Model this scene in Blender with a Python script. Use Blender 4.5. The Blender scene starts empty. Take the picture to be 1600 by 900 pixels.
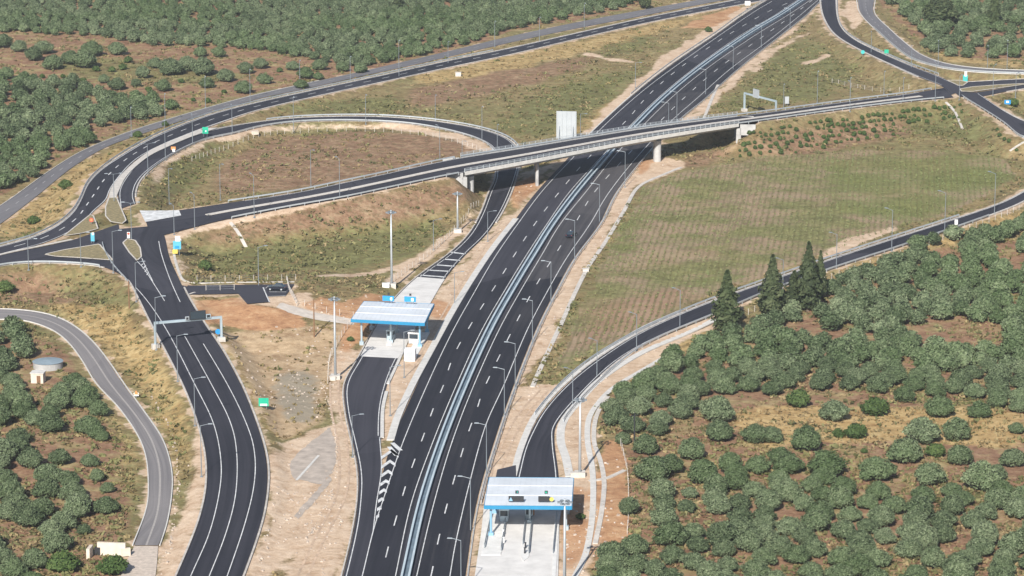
import bpy, math, random
import numpy as np
from mathutils import Vector, Matrix

random.seed(7)
RNG = np.random.default_rng(11)
SC = bpy.context.scene
COL = SC.collection
R = math.radians

# ------------------------------------------------------------------ camera
FPX, CAMH = 5000.0, 173.5
TH = math.atan(1193.0 / FPX)
CT, ST = math.cos(TH), math.sin(TH)


def at(px, py, z=0.0):
    """world point at height z seen at photo pixel (1600x900)"""
    a = (px - 800.0) / FPX
    b = (py - 450.0) / FPX
    dz = ST + b * CT
    t = (CAMH - z) / dz
    return np.array((a * t, (CT - b * ST) * t, z))


def proj(p):
    x, y, z = p
    zc = y * CT + (CAMH - z) * ST
    v = (CAMH - z) * CT - y * ST
    return 800 + FPX * x / zc, 450 + FPX * v / zc


def scale_at(py):
    return 8.4 * (py + 743.0) / 1498.0


# ------------------------------------------------------------------ generic helpers
def link(o, parent=None):
    COL.objects.link(o)
    if parent is not None:
        o.parent = parent
    return o


def tag(o, label=None, cat=None, group=None, kind=None):
    if label:
        o['label'] = label
    if cat:
        o['category'] = cat
    if group:
        o['group'] = group
    if kind:
        o['kind'] = kind
    return o


def empty(name, loc, rz=0.0):
    o = bpy.data.objects.new(name, None)
    o.empty_display_size = 0.5
    o.location = loc
    o.rotation_euler = (0, 0, rz)
    return link(o)


class MB:
    def __init__(s):
        s.v, s.f = [], []

    def add(s, vs, fs):
        n = len(s.v)
        s.v += [tuple(map(float, p)) for p in vs]
        s.f += [tuple(n + i for i in f) for f in fs]
        return s

    def box(s, c, d, rz=0.0, taper=1.0):
        cx, cy, cz = c
        hx, hy, hz = d[0] / 2, d[1] / 2, d[2] / 2
        cr, sr = math.cos(rz), math.sin(rz)
        vs = []
        for k, z in ((1.0, -hz), (taper, hz)):
            for x, y in ((-hx, -hy), (hx, -hy), (hx, hy), (-hx, hy)):
                x *= k
                y *= k
                vs.append((cx + x * cr - y * sr, cy + x * sr + y * cr, cz + z))
        return s.add(vs, [(3, 2, 1, 0), (4, 5, 6, 7), (0, 1, 5, 4), (1, 2, 6, 5), (2, 3, 7, 6), (3, 0, 4, 7)])

    def tube(s, p0, p1, r0, r1=None, n=8):
        r1 = r0 if r1 is None else r1
        p0, p1 = Vector(p0), Vector(p1)
        d = (p1 - p0).normalized()
        u = d.orthogonal().normalized()
        w = d.cross(u)
        vs = []
        for p, r in ((p0, r0), (p1, r1)):
            for i in range(n):
                a = 2 * math.pi * i / n
                vs.append(p + u * (r * math.cos(a)) + w * (r * math.sin(a)))
        fs = [(i, (i + 1) % n, n + (i + 1) % n, n + i) for i in range(n)]
        fs += [tuple(range(n - 1, -1, -1)), tuple(range(n, 2 * n))]
        return s.add(vs, fs)

    def prism(s, poly, z0, z1):
        """poly: list of xy (ccw) extruded z0..z1 ; z may be arrays"""
        n = len(poly)
        vs = [(p[0], p[1], z0) for p in poly] + [(p[0], p[1], z1) for p in poly]
        fs = [tuple(range(n - 1, -1, -1)), tuple(range(n, 2 * n))]
        fs += [(i, (i + 1) % n, n + (i + 1) % n, n + i) for i in range(n)]
        return s.add(vs, fs)

    def mesh(s, name, mat, smooth=False):
        me = bpy.data.meshes.new(name)
        me.from_pydata(s.v, [], s.f)
        me.materials.append(mat)
        if smooth:
            me.polygons.foreach_set('use_smooth', [True] * len(me.polygons))
        me.update()
        return me

    def build(s, name, mat, parent=None, smooth=False):
        return link(bpy.data.objects.new(name, s.mesh(name, mat, smooth)), parent)


def copy_tree(o, parent=None):
    c = o.copy()
    link(c, parent)
    for ch in list(o.children):
        copy_tree(ch, c)
    return c


# ------------------------------------------------------------------ materials
def nodes_of(name):
    m = bpy.data.materials.new(name)
    m.use_nodes = True
    nt = m.node_tree
    b = nt.nodes['Principled BSDF']
    return m, nt, b


def N(nt, t, **kw):
    n = nt.nodes.new(t)
    for k, v in kw.items():
        if k.startswith('_'):
            setattr(n, k[1:], v)
        else:
            n.inputs[k.replace('~', ' ')].default_value = v
    return n


def noise(nt, vec, scale, detail=4.0, rough=0.55):
    n = N(nt, 'ShaderNodeTexNoise', Scale=scale, Detail=detail, Roughness=rough)
    if vec is not None:
        nt.links.new(vec, n.inputs['Vector'])
    return n.outputs['Fac']


def ramp(nt, fac, stops):
    r = nt.nodes.new('ShaderNodeValToRGB')
    cr = r.color_ramp
    while len(cr.elements) > 1:
        cr.elements.remove(cr.elements[-1])
    for i, (p, c) in enumerate(stops):
        e = cr.elements[0] if i == 0 else cr.elements.new(p)
        e.position = p
        e.color = (c[0], c[1], c[2], 1)
    nt.links.new(fac, r.inputs['Fac'])
    return r.outputs['Color']


def mixc(nt, fac, a, b, mode='MIX'):
    m = nt.nodes.new('ShaderNodeMix')
    m.data_type = 'RGBA'
    m.blend_type = mode
    for k, val in ((0, fac), (6, a), (7, b)):
        if hasattr(val, 'is_output') or hasattr(val, 'links'):
            nt.links.new(val, m.inputs[k])
        elif k == 0:
            m.inputs[0].default_value = val
        else:
            m.inputs[k].default_value = (val[0], val[1], val[2], 1)
    return m.outputs[2]


def math_(nt, op, a, b=0.0, clamp=False):
    m = nt.nodes.new('ShaderNodeMath')
    m.operation = op
    m.use_clamp = clamp
    for k, val in ((0, a), (1, b)):
        if hasattr(val, 'is_output'):
            nt.links.new(val, m.inputs[k])
        else:
            m.inputs[k].default_value = val
    return m.outputs[0]


def smooth(nt, v, lo, hi):
    m = nt.nodes.new('ShaderNodeMapRange')
    m.interpolation_type = 'SMOOTHSTEP'
    nt.links.new(v, m.inputs[0])
    m.inputs[1].default_value = lo
    m.inputs[2].default_value = hi
    return m.outputs[0]


def attr(nt, name, out='Fac'):
    a = nt.nodes.new('ShaderNodeAttribute')
    a.attribute_name = name
    return a.outputs[out]


def pos(nt):
    return nt.nodes.new('ShaderNodeNewGeometry').outputs['Position']


def objco(nt):
    return nt.nodes.new('ShaderNodeTexCoord').outputs['Object']


def plain(name, col, rough=0.6, metal=0.0, var=0.12, scale=2.0, bump=0.0):
    m, nt, b = nodes_of(name)
    n = noise(nt, pos(nt), scale, 5)
    lo = [c * (1 - var) for c in col]
    hi = [min(1, c * (1 + var)) for c in col]
    nt.links.new(ramp(nt, n, [(0.3, lo), (0.7, hi)]), b.inputs['Base Color'])
    b.inputs['Roughness'].default_value = rough
    b.inputs['Metallic'].default_value = metal
    if bump:
        bp = nt.nodes.new('ShaderNodeBump')
        bp.inputs['Strength'].default_value = bump
        bp.inputs['Distance'].default_value = 0.05
        nt.links.new(n, bp.inputs['Height'])
        nt.links.new(bp.outputs[0], b.inputs['Normal'])
    return m


def asphalt(name, dark, light, patch=0.5):
    m, nt, b = nodes_of(name)
    p = pos(nt)
    big = noise(nt, p, 0.035, 3)
    fine = noise(nt, p, 1.7, 6, 0.7)
    uv = N(nt, 'ShaderNodeUVMap', _uv_map='UVMap').outputs[0]
    mp = N(nt, 'ShaderNodeMapping')
    mp.inputs['Scale'].default_value = (0.9, 0.012, 1)
    nt.links.new(uv, mp.inputs['Vector'])
    streak = noise(nt, mp.outputs[0], 1.0, 3)
    mp2 = N(nt, 'ShaderNodeMapping')
    mp2.inputs['Scale'].default_value = (0.02, 0.011, 1)
    nt.links.new(uv, mp2.inputs['Vector'])
    pav = nt.nodes.new('ShaderNodeTexVoronoi')
    pav.inputs['Scale'].default_value = 1.0
    nt.links.new(mp2.outputs[0], pav.inputs['Vector'])
    sep = nt.nodes.new('ShaderNodeSeparateColor')
    nt.links.new(pav.outputs['Color'], sep.inputs[0])
    f = math_(nt, 'ADD', math_(nt, 'MULTIPLY', streak, 0.80), math_(nt, 'MULTIPLY', math_(nt, 'SUBTRACT', big, 0.3), 0.45))
    f = math_(nt, 'ADD', f, math_(nt, 'MULTIPLY', fine, 0.25))
    f = math_(nt, 'ADD', f, math_(nt, 'MULTIPLY', math_(nt, 'SUBTRACT', sep.outputs[0], 0.5), patch * 0.5))
    c = ramp(nt, f, [(0.3, dark), (0.85, light)])
    nt.links.new(c, b.inputs['Base Color'])
    b.inputs['Roughness'].default_value = 0.85
    b.inputs['Specular IOR Level'].default_value = 0.25
    return m


M = {}
M['asphalt'] = asphalt('fresh_asphalt', (0.014, 0.015, 0.023), (0.046, 0.046, 0.060), 1.3)
M['asphalt_worn'] = asphalt('worn_asphalt', (0.015, 0.016, 0.024), (0.078, 0.074, 0.080), 1.5)
M['old_asphalt'] = asphalt('old_asphalt', (0.13, 0.125, 0.135), (0.26, 0.245, 0.245), 0.4)
M['grey_asphalt'] = asphalt('grey_asphalt', (0.105, 0.105, 0.12), (0.19, 0.185, 0.195), 0.3)
M['paint'] = plain('road_paint', (0.60, 0.61, 0.62), 0.6, 0, 0.30, 0.8)
M['concrete'] = plain('pale_concrete', (0.56, 0.55, 0.53), 0.85, 0, 0.13, 0.8, 0.2)
M['concrete2'] = plain('grey_concrete', (0.40, 0.40, 0.40), 0.85, 0, 0.2, 0.5, 0.2)
M['white_conc'] = plain('white_concrete', (0.52, 0.49, 0.455), 0.85, 0, 0.18, 0.9)
M['kerbstone'] = plain('kerb_stone', (0.46, 0.43, 0.40), 0.9, 0, 0.28, 0.7)
M['steel'] = plain('galvanised_steel', (0.46, 0.50, 0.54), 0.45, 0.3, 0.08, 0.3)
M['steel_blue'] = plain('blue_grey_steel', (0.44, 0.54, 0.61), 0.4, 0.3, 0.12, 0.2)
M['steel_pale'] = plain('pale_blue_grey_steel', (0.50, 0.58, 0.63), 0.45, 0.1, 0.10, 0.3)
M['pole'] = plain('pole_steel', (0.22, 0.255, 0.29), 0.5, 0.3, 0.06, 0.5)
M['white'] = plain('white_paint', (0.80, 0.80, 0.80), 0.5, 0, 0.05, 1.0)
M['roofmetal'] = plain('pale_roof_metal', (0.60, 0.645, 0.70), 0.55, 0.0, 0.08, 0.25)
M['blue'] = plain('blue_fascia', (0.02, 0.21, 0.40), 0.4, 0, 0.06, 0.5)
M['paleblue'] = plain('pale_blue_steel', (0.22, 0.40, 0.56), 0.45, 0, 0.08, 0.6)
M['signblue'] = plain('sign_blue', (0.02, 0.25, 0.60), 0.4, 0, 0.04, 1.0)
M['cyan'] = plain('sign_cyan', (0.10, 0.40, 0.54), 0.4, 0, 0.04, 1.0)
M['green'] = plain('sign_green', (0.01, 0.38, 0.24), 0.45, 0, 0.05, 1.0)
M['teal'] = plain('sign_teal', (0.05, 0.42, 0.42), 0.45, 0, 0.05, 1.0)
M['yellow'] = plain('sign_yellow', (0.66, 0.52, 0.10), 0.5, 0, 0.04, 1.0)
M['orange'] = plain('sign_orange', (0.58, 0.25, 0.09), 0.5, 0, 0.04, 1.0)
M['red'] = plain('sign_red', (0.48, 0.09, 0.06), 0.5, 0, 0.04, 1.0)
M['dark'] = plain('dark_panel', (0.025, 0.027, 0.032), 0.45, 0, 0.1, 2.0)
M['glass'] = plain('dark_glass', (0.03, 0.045, 0.06), 0.12, 0, 0.05, 2.0)
M['carpaint'] = plain('dark_car_paint', (0.018, 0.022, 0.035), 0.22, 0.2, 0.05, 2.0)
M['tyre'] = plain('tyre_rubber', (0.02, 0.02, 0.02), 0.8, 0, 0.1, 5.0)
M['wood'] = plain('weathered_wood', (0.20, 0.11, 0.06), 0.85, 0, 0.2, 3.0)
M['bark'] = plain('olive_bark', (0.14, 0.11, 0.085), 0.9, 0, 0.3, 4.0)
M['plaster'] = plain('cream_plaster', (0.60, 0.53, 0.45), 0.85, 0, 0.12, 0.8)
M['rooftile'] = plain('tank_cover', (0.27, 0.34, 0.39), 0.6, 0.2, 0.1, 0.8)
M['islandgrass'] = None


def foliage(name, dark, mid, light):
    m, nt, b = nodes_of(name)
    t = attr(nt, 'tone')
    oi = nt.nodes.new('ShaderNodeObjectInfo').outputs['Random']
    f = math_(nt, 'ADD', t, math_(nt, 'MULTIPLY', math_(nt, 'SUBTRACT', oi, 0.5), 0.38))
    c = ramp(nt, f, [(0.0, dark), (0.5, mid), (1.0, light)])
    n = noise(nt, pos(nt), 0.02, 2)
    c = mixc(nt, math_(nt, 'MULTIPLY', smooth(nt, n, 0.4, 0.65), 0.35), c, [mid[0] * 0.75, mid[1] * 0.95, mid[2] * 0.55])
    nt.links.new(c, b.inputs['Base Color'])
    b.inputs['Roughness'].default_value = 0.75
    b.inputs['Specular IOR Level'].default_value = 0.2
    return m


M['olive'] = foliage('olive_foliage', (0.026, 0.042, 0.018), (0.098, 0.132, 0.070), (0.198, 0.238, 0.142))
M['leafgreen'] = foliage('green_foliage', (0.030, 0.055, 0.018), (0.060, 0.095, 0.030), (0.11, 0.15, 0.05))
M['cypress'] = foliage('cypress_foliage', (0.018, 0.028, 0.013), (0.045, 0.062, 0.028), (0.095, 0.112, 0.055))
M['straw'] = foliage('dry_grass', (0.12, 0.085, 0.045), (0.21, 0.16, 0.085), (0.36, 0.28, 0.15))

# ------------------------------------------------------------------ splines
def catmull(pts, step=2.0):
    P = [np.asarray(p, float) for p in pts]
    P = [2 * P[0] - P[1]] + P + [2 * P[-1] - P[-2]]
    out = []
    for i in range(1, len(P) - 2):
        a, b, c, d = P[i - 1:i + 3]
        n = max(2, int(np.linalg.norm((c - b)[:2]) / step))
        for k in range(n):
            t = k / n
            out.append(0.5 * ((2 * b) + (-a + c) * t + (2 * a - 5 * b + 4 * c - d) * t * t + (-a + 3 * b - 3 * c + d) * t ** 3))
    out.append(P[-2])
    return np.array(out)


def relax(A, n=6):
    A = A.copy()
    for _ in range(n):
        A[1:-1] = 0.25 * A[:-2] + 0.5 * A[1:-1] + 0.25 * A[2:]
    return A


class Road:
    all = []

    def __init__(s, name, rows, mat, lift=0.0, verge=2.5, fill=True, terrain=True, step=2.0):
        """rows: (xl,yl,xr,yr,z) photo pixels of the left and right asphalt edge"""
        s.name, s.verge, s.fill, s.lift = name, verge, fill, lift
        both = [np.concatenate((at(r[0], r[1], r[4]), at(r[2], r[3], r[4]))) for r in rows]
        S = relax(catmull_pair(both, step), 8)
        s.L, s.R = S[:, :3], S[:, 3:]
        s.C = (s.L + s.R) / 2
        s.hw = np.linalg.norm(s.L - s.R, axis=1) / 2
        seg = np.linalg.norm(np.diff(s.C, axis=0), axis=1)
        s.arc = np.concatenate(([0], np.cumsum(seg)))
        s.obj = s.sheet(name, s.L, s.R, mat, lift)
        tag(s.obj, kind='structure')
        if terrain:
            Road.all.append(s)

    def sheet(s, name, L, Rr, mat, lift, parent=None):
        n = len(L)
        K = 5
        vs = np.zeros((n, K, 3))
        uv = np.zeros((n, K, 2))
        for k in range(K):
            f = k / (K - 1)
            vs[:, k] = L * (1 - f) + Rr * f
            uv[:, k, 0] = f * 2 * s.hw[:n]
            uv[:, k, 1] = s.arc[:n]
        vs[:, :, 2] += lift
        me = bpy.data.meshes.new(name)
        idx = np.arange(n * K).reshape(n, K)
        q = np.stack((idx[:-1, :-1], idx[:-1, 1:], idx[1:, 1:], idx[1:, :-1]), -1).reshape(-1, 4)
        me.from_pydata(vs.reshape(-1, 3).tolist(), [], q.tolist())
        u = me.uv_layers.new(name='UVMap')
        fl = uv.reshape(-1, 2)[q.reshape(-1)]
        u.data.foreach_set('uv', fl.astype(np.float32).ravel())
        me.materials.append(mat)
        me.update()
        up(me)
        return link(bpy.data.objects.new(name, me), parent)

    def edge(s, side, off=0.0):
        """polyline at `off` metres inside the left (side=-1) or right (side=1) edge"""
        d = (s.R - s.L) / (2 * s.hw[:, None])
        return s.L + d * off if side < 0 else s.R - d * off

    def frac(s, f):
        return s.L * (1 - f) + s.R * f


def catmull_pair(rows, step):
    P = [np.asarray(r) for r in rows]
    P = [2 * P[0] - P[1]] + P + [2 * P[-1] - P[-2]]
    out = []
    for i in range(1, len(P) - 2):
        a, b, c, d = P[i - 1:i + 3]
        ln = max(np.linalg.norm((c - b)[:2]), np.linalg.norm((c - b)[3:5]))
        n = max(2, int(ln / step))
        # centripetal-ish: uniform is fine for evenly traced points
        for k in range(n):
            t = k / n
            out.append(0.5 * ((2 * b) + (-a + c) * t + (2 * a - 5 * b + 4 * c - d) * t * t + (-a + 3 * b - 3 * c + d) * t ** 3))
    out.append(P[-2])
    return np.array(out)


def up(me):
    """make all sheet faces look up"""
    n = len(me.polygons)
    nz = np.zeros(n * 3)
    me.polygons.foreach_get('normal', nz)
    if np.sum(nz[2::3]) < 0:
        me.flip_normals()


def offset_line(P, d):
    """shift a polyline sideways (left positive) in plan"""
    T = np.gradient(P[:, :2], axis=0)
    T /= np.linalg.norm(T, axis=1)[:, None] + 1e-9
    Q = P.copy()
    Q[:, 0] += -T[:, 1] * d
    Q[:, 1] += T[:, 0] * d
    return Q


def strip_mb(mb, P, w, lift=0.0, h=0.0):
    """flat (h=0) or raised strip of width w along polyline P"""
    A, B = offset_line(P, w / 2), offset_line(P, -w / 2)
    n = len(P)
    if h == 0:
        vs = [tuple(p + (0, 0, lift)) for p in A] + [tuple(p + (0, 0, lift)) for p in B]
        fs = [(n + i, n + i + 1, i + 1, i) for i in range(n - 1)]
    else:
        vs = []
        for arr, z in ((A, lift), (A, lift + h), (B, lift + h), (B, lift)):
            vs += [tuple(p + (0, 0, z)) for p in arr]
        fs = []
        for k in range(4):
            k2 = (k + 1) % 4
            fs += [(k * n + i, k2 * n + i, k2 * n + i + 1, k * n + i + 1) for i in range(n - 1)]
        fs += [(0, 3 * n, 2 * n, n), (n - 1, 2 * n - 1, 3 * n - 1, 4 * n - 1)]
    mb.add(vs, fs)


def resample(P, step):
    seg = np.linalg.norm(np.diff(P, axis=0), axis=1)
    a = np.concatenate(([0], np.cumsum(seg)))
    m = max(2, int(a[-1] / step) + 1)
    t = np.linspace(0, a[-1], m)
    return np.stack([np.interp(t, a, P[:, k]) for k in range(P.shape[1])], 1)


def dashes_mb(mb, P, on, gap, w, lift, start=0.0):
    seg = np.linalg.norm(np.diff(P, axis=0), axis=1)
    a = np.concatenate(([0], np.cumsum(seg)))
    t = start
    while t + on < a[-1]:
        tt = np.linspace(t, t + on, 4)
        Q = np.stack([np.interp(tt, a, P[:, k]) for k in range(3)], 1)
        strip_mb(mb, Q, w, lift)
        t += on + gap


def px_line(pts, z=0.0, step=2.0):
    zs = z if hasattr(z, '__len__') else [z] * len(pts)
    return relax(catmull([at(p[0], p[1], q) for p, q in zip(pts, zs)], step), 3)


# ------------------------------------------------------------------ roads (traced edge pairs)
JZ = 4.5
mwl = Road('southbound_carriageway', [
    (1330, -80, 1372, -70, 0), (1268, -40, 1310, -33, 0), (1200, 0, 1249, 0, 0), (1161, 24, 1213, 24, 0), (1125, 50, 1163, 53, 0), (1047, 103, 1092, 103, 0), (982, 155, 1032, 152, 0),
    (922, 210, 983, 200, 0), (883, 252, 942, 245, 0), (838, 300, 893, 300, 0), (800, 350, 858, 350, 0), (763, 403, 826, 398, 0),
    (730, 457, 794, 450, 0), (693, 517, 757, 515, 0), (652, 600, 718, 600, 0), (613, 690, 681, 690, 0), (584, 787, 647, 787, 0),
    (545, 900, 623, 900, 0), (520, 1000, 602, 1000, 0)], M['asphalt'], 0.0, verge=1.6)
mwr = Road('northbound_carriageway', [
    (1382, -80, 1425, -70, 0), (1322, -40, 1356, -45, 0), (1264, 0, 1284, 0, 0), (1228, 24, 1258, 24, 0), (1176, 56, 1215, 58, 0), (1106, 104, 1153, 107, 0), (1047, 152, 1100, 154, 0),
    (1001, 198, 1058, 190, 0), (958, 243, 1010, 240, 0), (912, 300, 962, 300, 0), (872, 350, 936, 350, 0), (842, 400, 897, 402, 0),
    (811, 452, 869, 452, 0), (776, 515, 837, 515, 0), (737, 600, 803, 600, 0), (702, 690, 772, 690, 0), (673, 787, 744, 787, 0),
    (646, 900, 727, 900, 0), (624, 1000, 712, 1000, 0)], M['asphalt_worn'], 0.0, verge=2.6)
ramp_toll = Road('toll_ramp_road', [
    (188, 326, 212, 318, JZ), (184, 302, 210, 302, JZ), (192, 282, 218, 281, 4.3), (212, 258, 240, 260, 4.1), (244, 237, 276, 237, 3.8), (296, 214, 318, 218, 3.3), (340, 201, 362, 209, 3.0),
    (400, 191, 404, 198, 2.6), (450, 185, 452, 191, 2.3), (500, 182.5, 500, 188.5, 2.0), (567, 181.5, 560, 188.5, 1.6), (633, 184.5, 620, 191, 1.1), (690, 190.5, 670, 197, 0.6), (745, 200, 720, 208, 0.2),
    (784, 212, 756, 220, 0), (806, 228, 774, 236, 0), (812, 248, 776, 256, 0), (806, 276, 774, 280, 0), (798, 300, 765, 300, 0), (782, 334, 752, 334, 0), (759, 367, 733, 367, 0), (728, 397, 702, 397, 0),
    (697, 433, 656, 430, 0), (673, 473, 617, 467, 0), (648, 515, 588, 510, 0), (620, 563, 561, 560, 0), (605, 600, 539, 600, 0), (596, 640, 541, 645, 0), (595, 690, 551, 690, 0), (597, 735, 560, 735, 0),
    (591, 785, 560, 780, 0), (584, 833, 552, 833, 0), (566, 900, 536, 900, 0), (548, 980, 514, 980, 0)], M['asphalt'], 0.008, verge=1.5)
outer = Road('outer_link_road', [
    (-70, 403, -70, 419, 4.3), (0, 385, 0, 397, JZ), (48, 372, 48, 386, JZ), (84, 356, 92, 371, JZ), (112, 334, 128, 350, JZ), (126, 312, 146, 330, JZ), (137, 287, 166, 312, JZ), (157, 266, 174, 292, 4.4), (187, 245, 208, 253, 4.2),
    (233, 218, 252, 227, 3.8), (283, 196, 312, 203, 3.3), (333, 178, 348, 190, 2.8), (400, 160.5, 404, 171.5, 2.0), (500, 138.5, 502, 148.5, 1.2), (600, 117, 602, 127, 0.6), (700, 95, 702, 105, 0.3),
    (800, 74.5, 802, 84, 0.3), (900, 52, 902, 60.5, 0.3), (1000, 29.5, 1002, 37.5, 0.3), (1100, 9.5, 1104, 17, 0.3), (1153, -1, 1164, 6, 0.3), (1230, -17, 1240, -9, 0.3), (1320, -38, 1330, -30, 0.3)], M['asphalt'], 0.0, verge=1.7)
local = Road('local_road', [
    (-60, 362, -60, 390, 0), (0, 322, 0, 350, 0), (33, 300, 60, 304, 0), (83, 264, 112, 262, 0), (133, 234, 165, 230, 0), (200, 207, 222, 209, 0), (255, 189, 270, 193, 0), (333, 166, 340, 172, 0),
    (400, 148, 404, 154, 0), (480, 130, 484, 137, 0), (580, 108, 583, 115, 0), (640, 94, 643, 102, 0), (700, 80, 703, 88, 0), (800, 56, 803, 65, 0), (900, 35, 902, 44, 0), (1000, 16, 1002, 25, 0), (1100, -2, 1104, 5, 0), (1200, -20, 1204, -13, 0)],
    M['grey_asphalt'], 0.0, verge=0.8)
E_rows = [
    (224, 333, 236, 372, JZ), (262, 331, 277, 362, JZ), (330, 321, 336, 346, 5.0), (396, 311, 400, 333, 5.6), (460, 301.5, 464, 321, 6.2), (533, 286, 540, 308, 6.8), (600, 272, 606, 294, 7.2), (700, 250, 706, 273, 7.6),
    (800, 234, 804, 255, 7.8), (900, 217.5, 903, 236, 7.9), (1000, 201.5, 1003, 217, 7.8), (1100, 188, 1103, 201, 7.5), (1200, 175.5, 1202, 187, 6.7), (1333, 157.5, 1335, 168.5, 5.4), (1420, 146.5, 1424, 158, 4.8), (1475, 137, 1490, 152, JZ)]
over = Road('overpass_road', E_rows, M['asphalt'], 0.0, verge=1.6, terrain=False)
south = Road('south_ramp_road', [
    (160, 360, 250, 352, JZ), (168, 395, 258, 372, JZ), (186, 422, 264, 400, 4.4), (204, 440, 277, 430, 4.2), (215, 460, 293, 463, 3.9), (233, 497, 320, 507, 3.4), (260, 547, 347, 547, 2.8), (287, 600, 376, 600, 2.2), (307, 650, 398, 654, 1.6), (322, 705, 413, 702, 1.2),
    (324, 757, 418, 745, 1.0), (314, 807, 412, 797, 0.8), (297, 853, 399, 843, 0.6), (277, 900, 378, 900, 0.5), (240, 985, 345, 985, 0.4)], M['asphalt'], 0.006, verge=1.8)
west = Road('west_slip_road', [
    (-70, 421, -70, 433, 4.3), (0, 399, 0, 414, JZ), (60, 387, 60, 409.5, JZ), (112, 376, 120, 412, JZ), (150, 362, 165, 417, JZ), (185, 350, 200, 436, JZ)], M['asphalt'], 0.004, verge=0.9)
oldroad = Road('old_country_road', [
    (-70, 486, -70, 502, 0), (0, 482, 0, 498, 0), (67, 488, 43, 500, 0), (102, 501, 80, 513, 0), (133, 523, 107, 533, 0), (160, 553, 130, 563, 0), (192, 600, 153, 600, 0), (227, 647, 187, 637, 0),
    (253, 687, 217, 680, 0), (267, 733, 230, 717, 0), (267, 773, 233, 757, 0), (260, 817, 230, 795, 0), (247, 852, 210, 852, 0)], M['old_asphalt'], 0.0, verge=1.1)
track = Road('gravel_track', [(247, 853, 210, 853, 0), (243, 900, 190, 895, 0), (225, 1000, 160, 1000, 0)], plain('pale_gravel', (0.50, 0.43, 0.37), 0.9, 0, 0.22, 1.2, 0.3), -0.006, verge=1.0)
ramp_east = Road('east_toll_ramp_road', [
    (742, 1000, 872, 1000, 0), (762, 900, 872, 900, 0), (790, 815, 872, 815, 0), (807, 745, 873, 745, 0), (820, 697, 866, 690, 0), (843, 650, 872, 658, 0), (882, 604, 912, 612, 0), (933, 562, 960, 567, 0.2), (1000, 520, 1012, 534, 0.4), (1067, 489, 1072, 508, 0.6),
    (1117, 469, 1122, 488, 0.9), (1193, 442, 1198, 455, 1.3), (1290, 408, 1296, 420, 1.8), (1393, 374, 1398, 387, 2.2), (1477, 347, 1481, 359, 2.6), (1560, 319, 1563, 330, 3.0), (1600, 299, 1606, 311, 3.2), (1650, 268, 1664, 274, 3.5),
    (1668, 240, 1688, 238, 3.8), (1645, 215, 1668, 208, 4.1), (1600, 216, 1606, 191, 4.3), (1570, 193, 1574, 176, 4.4), (1532, 168, 1548, 159, JZ), (1500, 148, 1530, 146, JZ)], M['asphalt'], 0.004, verge=1.8)
nwleg = Road('north_ramp_road', [
    (1486, 148, 1512, 138, JZ), (1470, 133, 1492, 131, JZ), (1440, 122, 1467, 119, 4.2), (1383, 96.5, 1417, 100, 3.2), (1333, 72, 1367, 78, 2.0), (1303, 52, 1333, 60, 1.2), (1287, 27, 1313, 40, 0.6), (1282, 0, 1307, 10, 0.4), (1284, -30, 1312, -22, 0.3), (1310, -70, 1345, -62, 0.3)], M['asphalt'], 0.008, verge=1.5)
east_a = Road('east_road_westbound', [(1475, 128, 1490, 146, JZ), (1505, 128.5, 1508, 138, JZ), (1550, 126, 1552, 132.5, JZ), (1600, 123.5, 1600, 129.5, JZ), (1690, 119, 1690, 125, JZ)], M['asphalt'], 0.012, verge=1.5)
east_b = Road('east_road_eastbound', [(1485, 139, 1500, 151, JZ), (1516, 146, 1530, 152, JZ), (1547, 141, 1556, 146, JZ), (1600, 133, 1602, 138, JZ), (1690, 121, 1692, 126.5, JZ)], M['asphalt'], 0.014, verge=1.5)
ne_old = Road('north_east_local_road', [
    (1335, -60, 1378, -60, 0.5), (1340, 0, 1366, 0, 0.8), (1347, 23, 1366, 22, 1.0), (1373, 50, 1388, 44, 1.6), (1407, 80, 1413, 66, 2.2), (1433, 95, 1440, 86, 2.8), (1477, 107, 1480, 100, 3.3), (1533, 113, 1535, 107, 3.6), (1600, 115.5, 1601, 110, 3.8), (1700, 116, 1700, 111, 3.8)],
    M['grey_asphalt'], 0.0, verge=0.9)

# overpass split: embankment parts fill the terrain, deck part is the bridge
XA, XB = 716, 1158
ox = np.array([proj(c)[0] for c in over.C])
DECK = (ox > XA) & (ox < XB)


# ------------------------------------------------------------------ terrain
def axis(lo, hi, step):
    return np.arange(lo, hi + 1e-6, step)


gx = axis(-290, 290, 1.1)
gy = np.concatenate((axis(440, 800, 0.9), axis(801.1, 1330, 1.3)))
coarse = [8, 20, 45, 90, 180, 400, 900, 2000, 4500, 9000]
gx = np.concatenate(([gx[0] - c for c in coarse[::-1]], gx, [gx[-1] + c for c in coarse]))
gy = np.concatenate(([gy[0] - c for c in coarse[::-1]], gy, [gy[-1] + c for c in coarse]))
GX, GY = np.meshgrid(gx, gy)
H = np.zeros_like(GX)
VERGE = np.full_like(GX, -99.0)      # >0: inside the gravel verge


def inpoly(X, Y, poly):
    ins = np.zeros(X.shape, bool)
    n = len(poly)
    for i in range(n):
        x0, y0 = poly[i][:2]
        x1, y1 = poly[(i + 1) % n][:2]
        if y0 == y1:
            continue
        c = ((y0 > Y) != (y1 > Y)) & (X < (x1 - x0) * (Y - y0) / (y1 - y0) + x0)
        ins ^= c
    return ins


def window(x, y, r):
    i0, i1 = np.searchsorted(gx, (x - r, x + r))
    j0, j1 = np.searchsorted(gy, (y - r, y + r))
    return slice(j0, j1), slice(i0, i1)


fills, cuts = [], []


def across(rd, ids):
    for i in ids:
        n = max(1, int(math.ceil(rd.hw[i] * 2 / 2.4)))
        for k in range(n):
            f = (k + 0.5) / n
            c = rd.L[i] * (1 - f) + rd.R[i] * f
            cuts.append((c[0], c[1], c[2], rd.hw[i] / n, rd.verge, 0.52))


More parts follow.
